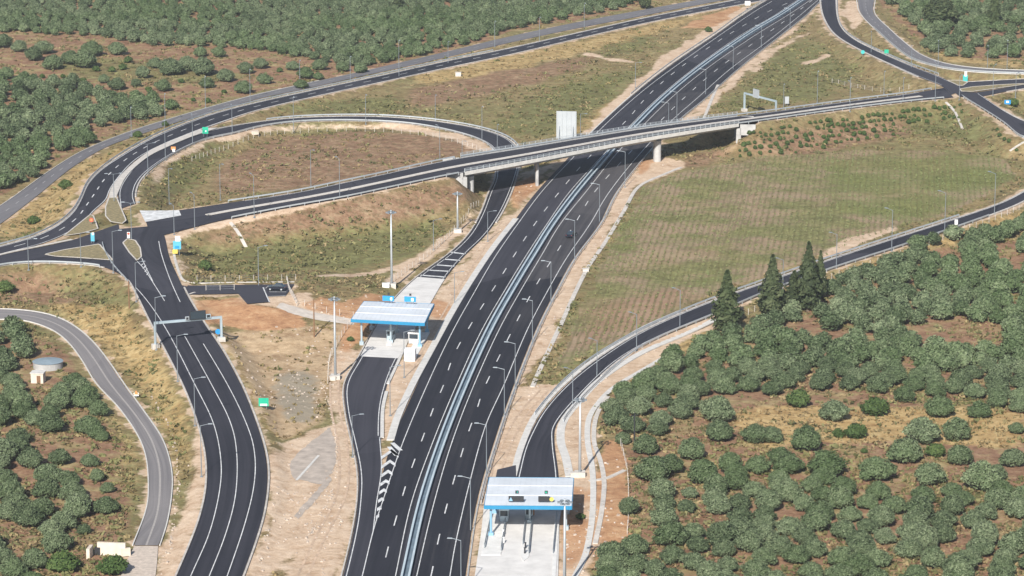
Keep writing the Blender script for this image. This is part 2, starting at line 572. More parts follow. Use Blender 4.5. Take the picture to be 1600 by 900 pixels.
for rd in Road.all:
    across(rd, range(len(rd.C)))
across(over, [i for i in range(len(over.C)) if not DECK[i]])
YZ = 3.85
YARD = [at(x, y, YZ) for x, y in [(276, 445), (300, 446.5), (460, 444), (446, 462), (418, 463), (421, 472), (386, 475), (372, 459), (296, 460.5), (288, 455)]]
_xs, _ys = [p[0] for p in YARD], [p[1] for p in YARD]
for x in np.arange(min(_xs), max(_xs) + 1, 1.5):
    for y in np.arange(min(_ys), max(_ys) + 1, 1.5):
        if inpoly(np.array([x]), np.array([y]), YARD)[0]:
            cuts.append((x, y, YZ, 1.2, 1.6, 0.13))
for x, y, z, hw, vg, sl in cuts:
    w = window(x, y, hw + (24 if sl > 0.3 else 34))
    d = np.hypot(GX[w] - x, GY[w] - y) - hw
    if z > 0.05:
        H[w] = np.maximum(H[w], z - 0.16 - np.maximum(0, d - 2.0) * sl)
    VERGE[w] = np.maximum(VERGE[w], vg - d)
# low roads keep their corridor open
FLAT = np.full_like(GX, 1e9)
for x, y, z, hw, vg, sl in cuts:
    if sl < 0.3:
        continue
    w = window(x, y, hw + 14)
    d = np.hypot(GX[w] - x, GY[w] - y) - hw
    FLAT[w] = np.minimum(FLAT[w], z - 0.16 + np.maximum(0, d - 1.2) * 1.1)
for i in np.where(DECK)[0]:
    s_ = min(np.linalg.norm(over.C[i] - over.C[np.where(DECK)[0][0]]), np.linalg.norm(over.C[i] - over.C[np.where(DECK)[0][-1]]))
    if s_ > 22:
        continue
    for f in (0.0, 0.2, 0.4, 0.6, 0.8, 1.0):
        c = over.L[i] * (1 - f) + over.R[i] * f
        w = window(c[0], c[1], 10)
        d = np.hypot(GX[w] - c[0], GY[w] - c[1])
        FLAT[w] = np.minimum(FLAT[w], max(0.0, c[2] - 4.6 - 0.5 * s_) + np.maximum(0, d - 1.2) * 0.9)
H = np.minimum(H, FLAT)
# gentle natural unevenness away from the roads
ndist = np.clip(-VERGE / 6.0, 0, 1)


def fbm(X, Y, seed, sc):
    r = np.random.default_rng(seed)
    out = np.zeros_like(X)
    for k in range(7):
        f = sc * 1.8 ** k
        a, ph1, ph2 = r.uniform(0, 6.28), r.uniform(0, 6.28), r.uniform(0, 6.28)
        u = X * math.cos(a) + Y * math.sin(a)
        v = -X * math.sin(a) + Y * math.cos(a)
        out += np.sin(u * f + ph1 + 1.3 * np.sin(v * f * 0.7)) * np.sin(v * f + ph2) / 1.6 ** k
    return out


INNER = (np.abs(GX) < 300) & (GY > 430) & (GY < 1345)
H += np.where(INNER, ndist * (0.20 * fbm(GX, GY, 3, 0.06) - 0.02), 0) - np.where(INNER, 0.0, 0.0)


def ground_z(x, y):
    i = min(max(np.searchsorted(gx, x) - 1, 0), len(gx) - 2)
    j = min(max(np.searchsorted(gy, y) - 1, 0), len(gy) - 2)
    u = (x - gx[i]) / (gx[i + 1] - gx[i])
    v = (y - gy[j]) / (gy[j + 1] - gy[j])
    return float((H[j, i] * (1 - u) + H[j, i + 1] * u) * (1 - v) + (H[j + 1, i] * (1 - u) + H[j + 1, i + 1] * u) * v)


def on_ground(px, py):
    z = 0.0
    for _ in range(25):
        p = at(px, py, z)
        z += 0.5 * (ground_z(p[0], p[1]) - z)
    p = at(px, py, z)
    return np.array((p[0], p[1], ground_z(p[0], p[1])))


# pixel coordinates of every terrain vertex, used to look up which ground cover was traced there
ZC = GY * CT + (CAMH - H) * ST
ZC = np.where(ZC < 20, 20, ZC)
PX = 800 + FPX * GX / ZC
PY = 450 + FPX * ((CAMH - H) * CT - GY * ST) / ZC
wob = 5.0 * fbm(GX, GY, 21, 0.16)
PXw, PYw = PX + wob, PY + 0.5 * 5.0 * fbm(GX, GY, 22, 0.16)


def blur(A, n=2):
    for _ in range(n):
        A = (np.roll(A, 1, 0) + np.roll(A, -1, 0) + 2 * A) / 4
        A = (np.roll(A, 1, 1) + np.roll(A, -1, 1) + 2 * A) / 4
    return A


def cover(polys, n=2, wobble=True):
    m = np.zeros_like(GX)
    for p in polys:
        m = np.maximum(m, inpoly(PXw if wobble else PX, PYw if wobble else PY, p).astype(float))
    return blur(m, n)


gravel_polys = [
    [(808, 325), (842, 286), (880, 250), (845, 258), (812, 275)],
    [(805, 330), (838, 300), (800, 352), (765, 405), (730, 458), (692, 520), (652, 600), (613, 690), (598, 690), (596, 640), (606, 600), (622, 566), (650, 520), (678, 474), (702, 436), (732, 398), (764, 368), (786, 334)],
    [(520, 545), (560, 545), (538, 600), (542, 650), (556, 720), (562, 770), (548, 840), (530, 900), (510, 1000), (400, 1000), (440, 900), (480, 840), (520, 770), (528, 690), (515, 600)],
    [(376, 600), (396, 640), (420, 690), (440, 720), (455, 700), (480, 670), (528, 660), (528, 780), (500, 830), (440, 880), (420, 900), (385, 900), (415, 830), (424, 745), (410, 690)],
    [(320, 660), (326, 710), (326, 760), (316, 815), (298, 860), (275, 905), (245, 1000), (200, 1000), (235, 900), (262, 850), (282, 800), (300, 740), (305, 690)],
    [(803, 600), (850, 560), (905, 440), (940, 390), (985, 310), (1010, 270), (985, 262), (962, 300), (935, 350), (895, 405), (868, 455), (836, 518)],
    [(745, 790), (772, 690), (803, 605), (880, 600), (842, 645), (818, 695), (804, 745), (770, 760), (760, 800), (745, 850), (735, 905), (727, 905)],
    [(1275, 396), (1330, 371), (1405, 352), (1402, 362), (1340, 387), (1290, 404)],
    [(1063, 190), (1100, 158), (1152, 112), (1200, 72), (1240, 40), (1275, 12), (1280, 14), (1250, 40), (1200, 80), (1160, 118), (1110, 166), (1076, 191)],
    [(880, 604), (940, 565), (1000, 540), (1072, 512), (1122, 492), (1120, 508), (1060, 540), (1000, 575), (950, 605), (930, 640), (935, 720), (945, 780), (940, 850), (915, 905), (870, 905), (875, 745), (868, 690), (875, 655)],
    [(1330, 0), (1342, 0), (1350, 30), (1340, 50), (1325, 40), (1315, 20)],
    [(985, 132), (1040, 85), (1110, 40), (1160, 12), (1185, 5), (1160, 25), (1120, 52), (1047, 105), (982, 157), (925, 208), (900, 215), (940, 175)],
    [(385, 455), (445, 462), (480, 455), (500, 480), (560, 500), (560, 512), (470, 492), (400, 480)],
    [(960, 600), (1010, 570), (1060, 545), (1060, 552), (1010, 580), (965, 612)],
    [(440, 690), (510, 672), (525, 700), (490, 760), (455, 790), (430, 770)],
    [(1020, 246), (1070, 250), (1070, 262), (1010, 285), (995, 290), (1000, 262)],
    [(903, 80), (915, 81), (960, 92), (998, 96), (996, 99), (955, 97), (910, 86)],
    [(1250, 96), (1280, 88), (1300, 83), (1300, 89), (1280, 95), (1255, 101)],
    [(490, 428), (560, 424), (610, 420), (640, 412), (640, 417), (600, 427), (550, 431), (495, 433)],
    [(640, 405), (690, 375), (745, 325), (750, 332), (705, 385), (660, 415), (610, 450), (600, 440)],
    [(1170, 112), (1205, 80), (1262, 45), (1265, 49), (1210, 86), (1178, 116)],
    [(1000, 205), (1040, 170), (1080, 120), (1110, 88), (1112, 92), (1085, 126), (1046, 174), (1012, 206)],
    [(230, 298), (248, 260), (290, 228), (340, 212), (400, 200), (520, 193), (640, 195), (720, 208), (765, 228), (772, 240), (750, 238), (700, 216), (620, 202), (500, 201), (390, 210), (320, 226), (268, 258), (240, 300)],
    [(225, 380), (290, 355), (400, 330), (560, 300), (705, 268), (712, 276), (560, 308), (410, 341), (300, 366), (282, 374), (284, 400), (296, 436), (288, 440), (276, 400), (270, 376)],
]
orange_polys = [
    [(318, 470), (372, 462), (392, 478), (470, 490), (480, 512), (400, 520), (340, 505)],
    [(470, 472), (505, 462), (545, 480), (550, 498), (500, 488), (478, 486)],
    [(878, 760), (915, 758), (916, 860), (898, 890), (876, 890)],
    [(925, 770), (942, 690), (960, 680), (985, 720), (985, 850), (955, 880), (920, 900), (935, 850)],
    [(535, 470), (580, 455), (612, 470), (575, 525), (548, 545), (520, 590), (535, 520)],
    [(660, 480), (690, 462), (705, 470), (690, 500), (672, 500)],
    [(300, 470), (320, 470), (340, 510), (330, 520)],
    [(1000, 252), (1020, 252), (1015, 262), (990, 275)],
    [(790, 290), (845, 270), (838, 298), (806, 330)],
    [(1120, 40), (1160, 12), (1150, 8), (1090, 30), (1060, 45)],
]
grove_polys = [
    [(-80, -80), (1250, -80), (1000, 10), (800, 50), (620, 100), (400, 145), (270, 178), (150, 222), (60, 270), (0, 310), (-80, 370)],
    [(-80, 510), (50, 515), (110, 560), (160, 640), (195, 700), (205, 760), (190, 860), (150, 1000), (-80, 1000)],
    [(1370, -80), (1380, 10), (1430, 60), (1500, 88), (1600, 95), (1700, 95), (1700, -80)],
    [(1110, 540), (1200, 490), (1310, 440), (1420, 400), (1520, 375), (1620, 345), (1720, 300), (1720, 1000), (930, 1000), (960, 870), (985, 760), (975, 700), (935, 660), (950, 620), (1010, 580)],
]
field_polys = [
    [(1010, 290), (1080, 264), (1200, 246), (1330, 235), (1480, 235), (1570, 250), (1592, 280), (1480, 335), (1390, 362), (1200, 428), (1110, 460), (930, 548), (868, 586), (905, 480), (960, 380)],
]
green_polys = [
    [(925, 455), (975, 345), (1010, 292), (1050, 285), (985, 400), (950, 450)],
    [(1290, 250), (1570, 240), (1585, 285), (1470, 335), (1390, 350), (1310, 330), (1280, 300)],
    [(1060, 440), (1110, 425), (1180, 430), (1110, 455), (1060, 450)],
    [(850, 590), (870, 560), (930, 535), (960, 545), (900, 585), (870, 600)],
    [(760, 195), (830, 150), (960, 110), (1010, 105), (950, 165), (900, 200), (820, 218)],
    [(1110, 175), (1200, 90), (1260, 55), (1300, 80), (1350, 110), (1300, 150), (1180, 172)],
    [(1040, 60), (960, 90), (880, 110), (1000, 50)],
    [(480, 180), (400, 176), (460, 158), (620, 150), (640, 175)],
    [(300, 385), (430, 370), (600, 350), (700, 330), (680, 390), (560, 420), (400, 425), (310, 425)],
    [(420, 385), (600, 375), (690, 370), (660, 400), (480, 420)],
    [(230, 300), (250, 262), (300, 225), (360, 215), (330, 260), (290, 310), (250, 315)],
    [(70, 420), (140, 425), (190, 450), (200, 490), (120, 470), (60, 440)],
    [(215, 560), (250, 600), (290, 700), (270, 720), (235, 620), (200, 570)],
    [(270, 760), (290, 750), (292, 800), (268, 850), (258, 830)],
    [(60, 100), (200, 90), (330, 110), (420, 120), (300, 130), (150, 130)],
    [(150, 215), (200, 190), (240, 180), (200, 205), (150, 225)],
    [(1060, 195), (1130, 190), (1120, 175), (1080, 185)],
    [(1400, 180), (1500, 165), (1560, 210), (1580, 260), (1520, 230), (1420, 200)],
    [(1340, 60), (1380, 75), (1450, 105), (1440, 112), (1380, 92), (1340, 72)],
    [(170, 720), (205, 690), (220, 740), (205, 820), (180, 820)],
    [(0, 505), (60, 505), (110, 540), (120, 580), (60, 530)],
    [(460, 800), (490, 790), (480, 840), (455, 850)],
]
straw_polys = [
    [(60, 470), (200, 480), (250, 560), (295, 640), (300, 720), (275, 760), (262, 690), (225, 620), (185, 570), (140, 520), (90, 490)],
    [(340, 525), (440, 510), (520, 520), (530, 560), (505, 640), (470, 680), (430, 690), (400, 640), (370, 570)],
    [(1110, 640), (1250, 630), (1600, 640), (1600, 700), (1400, 690), (1180, 700)],
    [(1200, 490), (1100, 520), (1010, 555), (950, 595), (960, 600), (1020, 570), (1120, 530)],
    [(1420, 60), (1480, 95), (1600, 108), (1600, 98), (1500, 88)],
    [(0, 330), (60, 305), (110, 266), (170, 232), (250, 205), (180, 245), (130, 290), (100, 335), (40, 365), (0, 378)],
    [(170, 600), (195, 650), (215, 700), (220, 760), (205, 800), (190, 740), (180, 680)],
    [(960, 170), (900, 215), (860, 215), (930, 175), (985, 130)],
    [(640, 120), (900, 65), (1090, 22), (1120, 20), (1000, 60), (800, 110), (660, 135)],
    [(1300, 425), (1420, 385), (1560, 335), (1600, 325), (1600, 345), (1480, 385), (1330, 435)],
]
brown_polys = [
    [(420, 215), (560, 205), (700, 215), (760, 235), (700, 250), (560, 280), (430, 300), (330, 305), (350, 250)],
    [(300, 365), (430, 335), (600, 300), (720, 285), (750, 310), (700, 330), (560, 350), (400, 370), (320, 382)],
    [(0, 425), (80, 430), (150, 450), (180, 480), (80, 475), (0, 470)],
    [(1150, 225), (1250, 205), (1400, 185), (1480, 185), (1400, 215), (1300, 235), (1180, 250)],
    [(640, 140), (900, 90), (1000, 70), (900, 110), (760, 150), (640, 170)],
    [(1540, 215), (1590, 235), (1600, 260), (1560, 240)],
    [(920, 480), (1060, 445), (1100, 462), (930, 540), (880, 570)],
    [(1050, 265), (1070, 245), (1140, 225), (1150, 240), (1100, 258)],
]
field = cover(field_polys, 1)
A_ = {
    'verge': np.clip((VERGE + 0.9 * fbm(GX, GY, 5, 0.5)) / 1.2, 0, 1),
    'gravel': cover(gravel_polys),
    'orange': cover(orange_polys),
    'grove': cover(grove_polys, 3),
    'field': field,
    'green': cover(green_polys, 16),
    'straw': cover(straw_polys, 6),
    'brown': cover(brown_polys, 14),
    'tan': cover([[(345, 520), (450, 512), (552, 505), (548, 545), (530, 575), (508, 640), (482, 668), (440, 692), (408, 645), (374, 568)]], 4),
    'rubble': cover([[(424, 590), (450, 575), (482, 580), (500, 600), (502, 640), (480, 662), (452, 662), (432, 640)], [(300, 560), (330, 560), (345, 600), (330, 600)]], 5),
}
ny, nx = GX.shape
ter = bpy.data.meshes.new('ground')
ter.vertices.add(nx * ny)
ter.vertices.foreach_set('co', np.stack((GX, GY, H), -1).astype(np.float32).ravel())
idx = np.arange(nx * ny).reshape(ny, nx)
q = np.stack((idx[:-1, :-1], idx[:-1, 1:], idx[1:, 1:], idx[1:, :-1]), -1).reshape(-1, 4)
ter.loops.add(q.size)
ter.loops.foreach_set('vertex_index', q.astype(np.int32).ravel())
ter.polygons.add(len(q))
ter.polygons.foreach_set('loop_start', np.arange(0, q.size, 4, dtype=np.int32))
ter.polygons.foreach_set('use_smooth', np.ones(len(q), bool))
ter.update(calc_edges=True)
for k, v in A_.items():
    a = ter.attributes.new(k, 'FLOAT', 'POINT')
    a.data.foreach_set('value', v.astype(np.float32).ravel())


def ground_material():
    m, nt, b = nodes_of('ground_cover')
    p = pos(nt)
    n1 = noise(nt, p, 0.022, 4, 0.6)
    n2 = noise(nt, p, 0.13, 5, 0.65)
    n3 = noise(nt, p, 0.9, 6, 0.75)
    n4 = noise(nt, p, 0.35, 4, 0.7)
    fine = math_(nt, 'ADD', math_(nt, 'MULTIPLY', n2, 0.30), math_(nt, 'ADD', math_(nt, 'MULTIPLY', n4, 0.38), math_(nt, 'MULTIPLY', n3, 0.32)))
    dry = ramp(nt, fine, [(0.39, (0.145, 0.100, 0.050)), (0.495, (0.250, 0.190, 0.095)), (0.60, (0.37, 0.30, 0.16))])
    grn = ramp(nt, fine, [(0.39, (0.115, 0.095, 0.045)), (0.495, (0.150, 0.158, 0.062)), (0.60, (0.235, 0.235, 0.105))])
    brn = ramp(nt, fine, [(0.39, (0.145, 0.082, 0.052)), (0.495, (0.255, 0.155, 0.100)), (0.60, (0.37, 0.26, 0.17))])
    stw = ramp(nt, fine, [(0.39, (0.26, 0.16, 0.07)), (0.495, (0.42, 0.295, 0.135)), (0.60, (0.55, 0.42, 0.22))])
    grv = ramp(nt, fine, [(0.39, (0.42, 0.285, 0.19)), (0.495, (0.57, 0.43, 0.315)), (0.60, (0.68, 0.54, 0.42))])
    org = ramp(nt, fine, [(0.39, (0.30, 0.155, 0.085)), (0.495, (0.44, 0.245, 0.135)), (0.60, (0.54, 0.35, 0.21))])
    sol = ramp(nt, fine, [(0.39, (0.145, 0.082, 0.050)), (0.495, (0.26, 0.155, 0.098)), (0.60, (0.36, 0.24, 0.155))])

    def gate(a, src, lo, hi, k=0.55):
        """mask modulated by noise so that its outline is ragged"""
        v = math_(nt, 'ADD', attr(nt, a), math_(nt, 'MULTIPLY', math_(nt, 'SUBTRACT', src, 0.5), k * 2))
        return smooth(nt, v, lo, hi)
    gen = smooth(nt, math_(nt, 'ADD', math_(nt, 'MULTIPLY', n1, 0.6), math_(nt, 'MULTIPLY', n4, 0.4)), 0.46, 0.60)
    c = mixc(nt, math_(nt, 'MULTIPLY', gen, 0.55), dry, grn)
    n5 = noise(nt, p, 0.55, 3, 0.6)
    c = mixc(nt, math_(nt, 'MULTIPLY', gate('brown', n4, 0.2, 0.8), 0.9), c, brn)
    c = mixc(nt, math_(nt, 'MULTIPLY', gate('straw', n2, 0.3, 0.9), 0.85), c, stw)
    c = mixc(nt, math_(nt, 'MULTIPLY', gate('green', n4, 0.3, 1.0, 1.0), 0.85), c, grn)
    c = mixc(nt, math_(nt, 'MULTIPLY', smooth(nt, n5, 0.50, 0.62), 0.5), c, [0.115, 0.105, 0.05])
    gs = mixc(nt, smooth(nt, n2, 0.47, 0.62), sol, dry)
    gs = mixc(nt, math_(nt, 'MULTIPLY', gate('straw', n2, 0.4, 0.9), 0.9), gs, stw)
    gs = mixc(nt, math_(nt, 'MULTIPLY', gate('green', n4, 0.4, 0.95, 1.0), 0.7), gs, grn)
    c = mixc(nt, gate('grove', n2, 0.3, 0.7, 0.2), c, gs)
    # planted field: furrows with young plants in them
    mp = N(nt, 'ShaderNodeMapping')
    mp.inputs['Rotation'].default_value = (0, 0, R(7))
    nt.links.new(p, mp.inputs['Vector'])
    wv = N(nt, 'ShaderNodeTexWave', Scale=0.205, Distortion=1.3, Detail=3.0)
    wv.inputs['Detail Scale'].default_value = 1.4
    nt.links.new(mp.outputs[0], wv.inputs['Vector'])
    mp3 = N(nt, 'ShaderNodeMapping')
    mp3.inputs['Rotation'].default_value = (0, 0, R(7))
    mp3.inputs['Scale'].default_value = (1.0, 0.28, 1)
    nt.links.new(p, mp3.inputs['Vector'])
    pl = noise(nt, mp3.outputs[0], 0.9, 4, 0.7)
    rows = math_(nt, 'MULTIPLY', smooth(nt, wv.outputs['Fac'], 0.35, 0.8), smooth(nt, pl, 0.36, 0.56))
    fs = ramp(nt, fine, [(0.38, (0.20, 0.145, 0.095)), (0.5, (0.30, 0.225, 0.15)), (0.62, (0.40, 0.31, 0.215))])
    fs = mixc(nt, math_(nt, 'MULTIPLY', gate('brown', n2, 0.3, 0.9), 0.8), fs, [0.33, 0.20, 0.145])
    nob = math_(nt, 'SUBTRACT', 1.0, math_(nt, 'MULTIPLY', attr(nt, 'brown'), 0.8))
    fp = mixc(nt, gate('green', n2, 0.2, 1.0, 0.7), [0.155, 0.135, 0.068], [0.125, 0.150, 0.055])
    fld = mixc(nt, math_(nt, 'MULTIPLY', rows, math_(nt, 'ADD', 0.32, math_(nt, 'MULTIPLY', attr(nt, 'brown'), 0.45))), fs, fp)
    fld = mixc(nt, math_(nt, 'MULTIPLY', math_(nt, 'MULTIPLY', smooth(nt, n4, 0.47, 0.62), 0.45), nob), fld, grn)
    fld = mixc(nt, math_(nt, 'MULTIPLY', smooth(nt, n2, 0.5, 0.62), 0.4), fld, brn)
    fld = mixc(nt, math_(nt, 'MULTIPLY', gate('green', n4, 0.35, 1.0, 0.8), 0.85), fld, [0.165, 0.178, 0.066])
    n6 = noise(nt, p, 0.045, 4, 0.65)
    fld = mixc(nt, math_(nt, 'MULTIPLY', math_(nt, 'MULTIPLY', smooth(nt, n6, 0.44, 0.58), 0.75), nob), fld, mixc(nt, smooth(nt, fine, 0.42, 0.58), [0.110, 0.128, 0.040], [0.205, 0.220, 0.080]))
    fld = mixc(nt, math_(nt, 'MULTIPLY', smooth(nt, math_(nt, 'SUBTRACT', 1.0, n6), 0.52, 0.64), 0.5), fld, [0.36, 0.27, 0.185])
    lanes = N(nt, 'ShaderNodeTexWave', Scale=0.205, Distortion=2.2, Detail=3.0)
    nt.links.new(mp.outputs[0], lanes.inputs['Vector'])
    fld = mixc(nt, math_(nt, 'MULTIPLY', smooth(nt, lanes.outputs['Fac'], 0.55, 0.95), 0.38), fld, [0.12, 0.105, 0.048])
    fld = mixc(nt, math_(nt, 'MULTIPLY', smooth(nt, n1, 0.5, 0.66), 0.35), fld, dry)
    tan = ramp(nt, fine, [(0.39, (0.28, 0.185, 0.11)), (0.495, (0.43, 0.315, 0.205)), (0.60, (0.57, 0.43, 0.285))])
    c = mixc(nt, math_(nt, 'MULTIPLY', gate('tan', fine, 0.3, 0.75, 0.9), 0.85), c, tan)
    c = mixc(nt, math_(nt, 'MULTIPLY', gate('rubble', n4, 0.3, 0.9, 0.6), 0.75), c, [0.25, 0.235, 0.195])
    c = mixc(nt, gate('field', n2, 0.35, 0.65, 0.15), c, fld)
    c = mixc(nt, math_(nt, 'MULTIPLY', gate('gravel', fine, 0.35, 0.75, 0.9), 0.92), c, grv)
    c = mixc(nt, math_(nt, 'MULTIPLY', gate('verge', n3, 0.35, 0.85, 0.7), 0.8), c, grv)
    c = mixc(nt, math_(nt, 'MULTIPLY', gate('orange', fine, 0.35, 0.75, 0.9), 0.9), c, org)
    nt.links.new(c, b.inputs['Base Color'])
    b.inputs['Roughness'].default_value = 0.95
    b.inputs['Specular IOR Level'].default_value = 0.1
    bp = nt.nodes.new('ShaderNodeBump')
    bp.inputs['Strength'].default_value = 0.9
    bp.inputs['Distance'].default_value = 0.6
    nt.links.new(fine, bp.inputs['Height'])
    nt.links.new(bp.outputs[0], b.inputs['Normal'])
    return m


M['ground'] = ground_material()
ter.materials.append(M['ground'])
tag(link(bpy.data.objects.new('ground', ter)), kind='structure')

# ------------------------------------------------------------------ painted markings
LW = 0.17


def child_strip(road, name, lines, w, lift, mat, h=0.0):
    mb = MB()
    for P in lines:
        strip_mb(mb, np.asarray(P), w, lift, h)
    o = mb.build(name, mat, road.obj)
    return o


def sub(P, i0, i1):
    n = len(P)
    return P[int(i0 * n):int(i1 * n)]


ml_left = px_line([(1206, 2), (1167, 26), (1052, 106), (989, 155), (930, 210), (890, 252), (846, 300), (809, 350), (773, 402), (741, 457), (706, 520), (668, 600), (630, 690), (600, 777), (583, 830), (566, 900), (545, 980)])
mr_right = px_line([(1278, 0), (1250, 24), (1200, 64), (1142, 107), (1091, 152), (1050, 188), (1000, 240), (952, 300), (922, 350), (886, 402), (857, 452), (824, 515), (788, 600), (758, 667), (733, 757), (713, 843), (703, 900), (690, 980)])
mb = MB()
strip_mb(mb, ml_left, LW, 0.02)
strip_mb(mb, mwl.edge(1, 0.55), LW, 0.02)
mb.build('edge_line', M['paint'], mwl.obj)
mb = MB()
strip_mb(mb, mr_right, LW, 0.02)
strip_mb(mb, mwr.edge(-1, 0.55), LW, 0.02)
mb.build('edge_line', M['paint'], mwr.obj)
ml_d = px_line([(1230, 5), (1193, 22), (1129, 60), (1065, 104), (1016, 146), (977, 190), (920, 246), (874, 300), (837, 348), (806, 395), (775, 445), (740, 500), (709, 555), (693, 602), (679, 633), (665, 672), (651, 710), (636, 752), (622, 799), (610, 842), (598, 890), (575, 985)])
mr_d = px_line([(1272, -2), (1238, 24), (1192, 57), (1126, 104), (1070, 152), (1027, 194), (980, 243), (929, 300), (898, 350), (866, 400), (834, 452), (801, 515), (758, 603), (745, 640), (731, 678), (719, 717), (707, 758), (695, 802), (684, 848), (675, 893), (655, 980)])
mb = MB()
dashes_mb(mb, ml_d, 6, 12, 0.22, 0.02)
mb.build('lane_dashes', M['paint'], mwl.obj)
mb = MB()
dashes_mb(mb, mr_d, 6, 12, 0.22, 0.02, 4)
mb.build('lane_dashes', M['paint'], mwr.obj)

# gore chevrons
mb = MB()
gl = px_line([(593, 683), (596, 733), (588, 787), (583, 830)])
strip_mb(mb, gl, LW, 0.03)


def gxl(y):
    return np.interp(y, [690, 733, 787, 830], [594, 597, 590, 584])


def gxr(y):
    return np.interp(y, [690, 777, 830], [629, 600, 584])


for y in (713, 727, 741, 755, 768, 781, 794, 806):
    xl, xr = gxl(y), gxr(y - 4)
    if xr - xl < 2:
        continue
    xm = (xl * 0.4 + xr * 0.6)
    dy = (xr - xl) * 0.42
    th = 5.0
    for (xa, ya, xb, yb) in ((xl, y, xm, y - dy), (xm, y - dy, xr, y - 3)):
        mb.add([at(xa, ya, 0.028), at(xb, yb, 0.028), at(xb, yb + th, 0.028), at(xa, ya + th, 0.028)], [(3, 2, 1, 0)])
for (xa, ya, xb, yb) in ((608, 698, 620, 712), (613, 692, 626, 704)):
    strip_mb(mb, np.array([at(xa, ya, 0), at(xb, yb, 0)]), 0.9, 0.028)
mb.build('chevrons', M['paint'], mwl.obj)

# ramp lines
mb = MB()
n = len(ramp_toll.L)
py_c = np.array([proj(c)[1] for c in ramp_toll.C])
strip_mb(mb, ramp_toll.edge(1, 0.55), LW, 0.02)
sel = [i for i in range(n) if not (py_c[i] > 690)]
strip_mb(mb, ramp_toll.edge(-1, 0.5)[:max(sel)], LW, 0.02)
for a, b_ in (((704, 394), (727, 397)), ((694, 405), (719, 407)), ((681, 414), (710, 416)), ((668, 422), (702, 424)), ((657, 430), (696, 433))):
    strip_mb(mb, np.array([at(*a), at(*b_)]), 1.0, 0.02)
mb.build('road_lines', M['paint'], ramp_toll.obj)
mb = MB()
for pts in ([(248, 377), (253, 400), (270, 447), (300, 507), (355, 600), (387, 667), (398, 710), (397, 757), (383, 817), (355, 900), (325, 980)],
            [(214, 408), (225, 420), (240, 443), (267, 487), (330, 600), (360, 660), (370, 710), (368, 773), (353, 833), (327, 900), (292, 985)],
            [(221, 402), (228, 418), (239, 440)],
            [(197, 433), (230, 470), (263, 520), (304, 600), (333, 660), (345, 717), (343, 767), (327, 833), (298, 900), (262, 985)]):
    zz = [float(np.interp(y, [360, 395, 440, 497, 547, 600, 650, 705, 757, 807, 853, 900, 985], [4.5, 4.5, 4.2, 3.4, 2.8, 2.2, 1.6, 1.2, 1.0, .8, .6, .5, .4])) for x, y in pts]
    strip_mb(mb, px_line(pts, zz), LW, 0.03)
for k in range(5):
    y = 409 + k * 5
    f = (y - 405) / 36
    strip_mb(mb, np.array([at(215 + 22 * f, y + 1, 4.35), at(222 + 15 * f, y - 4, 4.35)]), 0.3, 0.05)
mb.build('road_lines', M['paint'], south.obj)
mb = MB()
dashes_mb(mb, outer.frac(0.47), 4, 6, 0.28, 0.02)
strip_mb(mb, outer.edge(-1, 0.5), 0.22, 0.02)
strip_mb(mb, outer.edge(1, 0.5), 0.22, 0.02)
mb.build('road_lines', M['paint'], outer.obj)
mb = MB()
dashes_mb(mb, sub(local.frac(0.5), 0, 1), 3, 6, 0.2, 0.02)
mb.build('centre_dashes', plain('worn_paint', (0.36, 0.36, 0.36), 0.7, 0, 0.2, 2), local.obj)
mb = MB()
strip_mb(mb, ramp_east.edge(-1, 0.5), LW, 0.02)
strip_mb(mb, ramp_east.edge(1, 0.5), LW, 0.02)
mb.build('road_lines', M['paint'], ramp_east.obj)
mb = MB()
strip_mb(mb, nwleg.edge(-1, 0.5)[8:], LW, 0.02)
strip_mb(mb, nwleg.edge(1, 0.5)[8:], LW, 0.02)
mb.build('road_lines', M['paint'], nwleg.obj)
mb = MB()
dashes_mb(mb, ne_old.frac(0.5), 3, 5, 0.16, 0.02)
mb.build('centre_dashes', plain('worn_paint_pale', (0.34, 0.34, 0.34), 0.7, 0, 0.2, 2), ne_old.obj)
mb = MB()
strip_mb(mb, oldroad.frac(0.5), 0.35, 0.02)
mb.build('pale_wheel_strip', plain('pale_strip', (0.33, 0.31, 0.30), 0.9, 0, 0.15, 2), oldroad.obj)
# overpass markings: edge lines and broad white hatched median
mb = MB()
oi0, oi1 = 14, len(over.C) - 6
strip_mb(mb, over.edge(-1, 0.6)[oi0:oi1], 0.25, 0.02)
strip_mb(mb, over.edge(1, 0.6)[oi0:oi1], 0.25, 0.02)
mb.build('road_lines', M['paint'], over.obj)
mb = MB()
oxs = np.array([proj(c)[0] for c in over.C])
i0, i1 = np.searchsorted(oxs, 318), np.searchsorted(oxs, 1446)
strip_mb(mb, over.frac(0.53)[i0:i1], 1.5, 0.02, 0.14)
mb.build('median_kerb', M['white_conc'], over.obj)


def flat_poly(name, pts, z, mat, h=0.0, kerb=None, parent=None, kind='structure', lift=0.03):
    P = [at(x, y, z) for x, y in pts]
    a = sum(P[i][0] * P[(i + 1) % len(P)][1] - P[(i + 1) % len(P)][0] * P[i][1] for i in range(len(P)))
    if a < 0:
        P = P[::-1]
    mb = MB()
    if h:
        mb.prism([(p[0], p[1]) for p in P], z + 0.0, z + h)
    else:
        mb.add([(p[0], p[1], z + lift) for p in P], [tuple(range(len(P)))])
    o = mb.build(name, mat, parent)
    if parent is None:
        tag(o, kind=kind)
    if kerb:
        ring = np.array(P + [P[0]])
        k = MB()
        strip_mb(k, resample(ring, 1.0), 0.32, h - 0.02, 0.07)
        k.build('kerb', kerb, o)
    return o


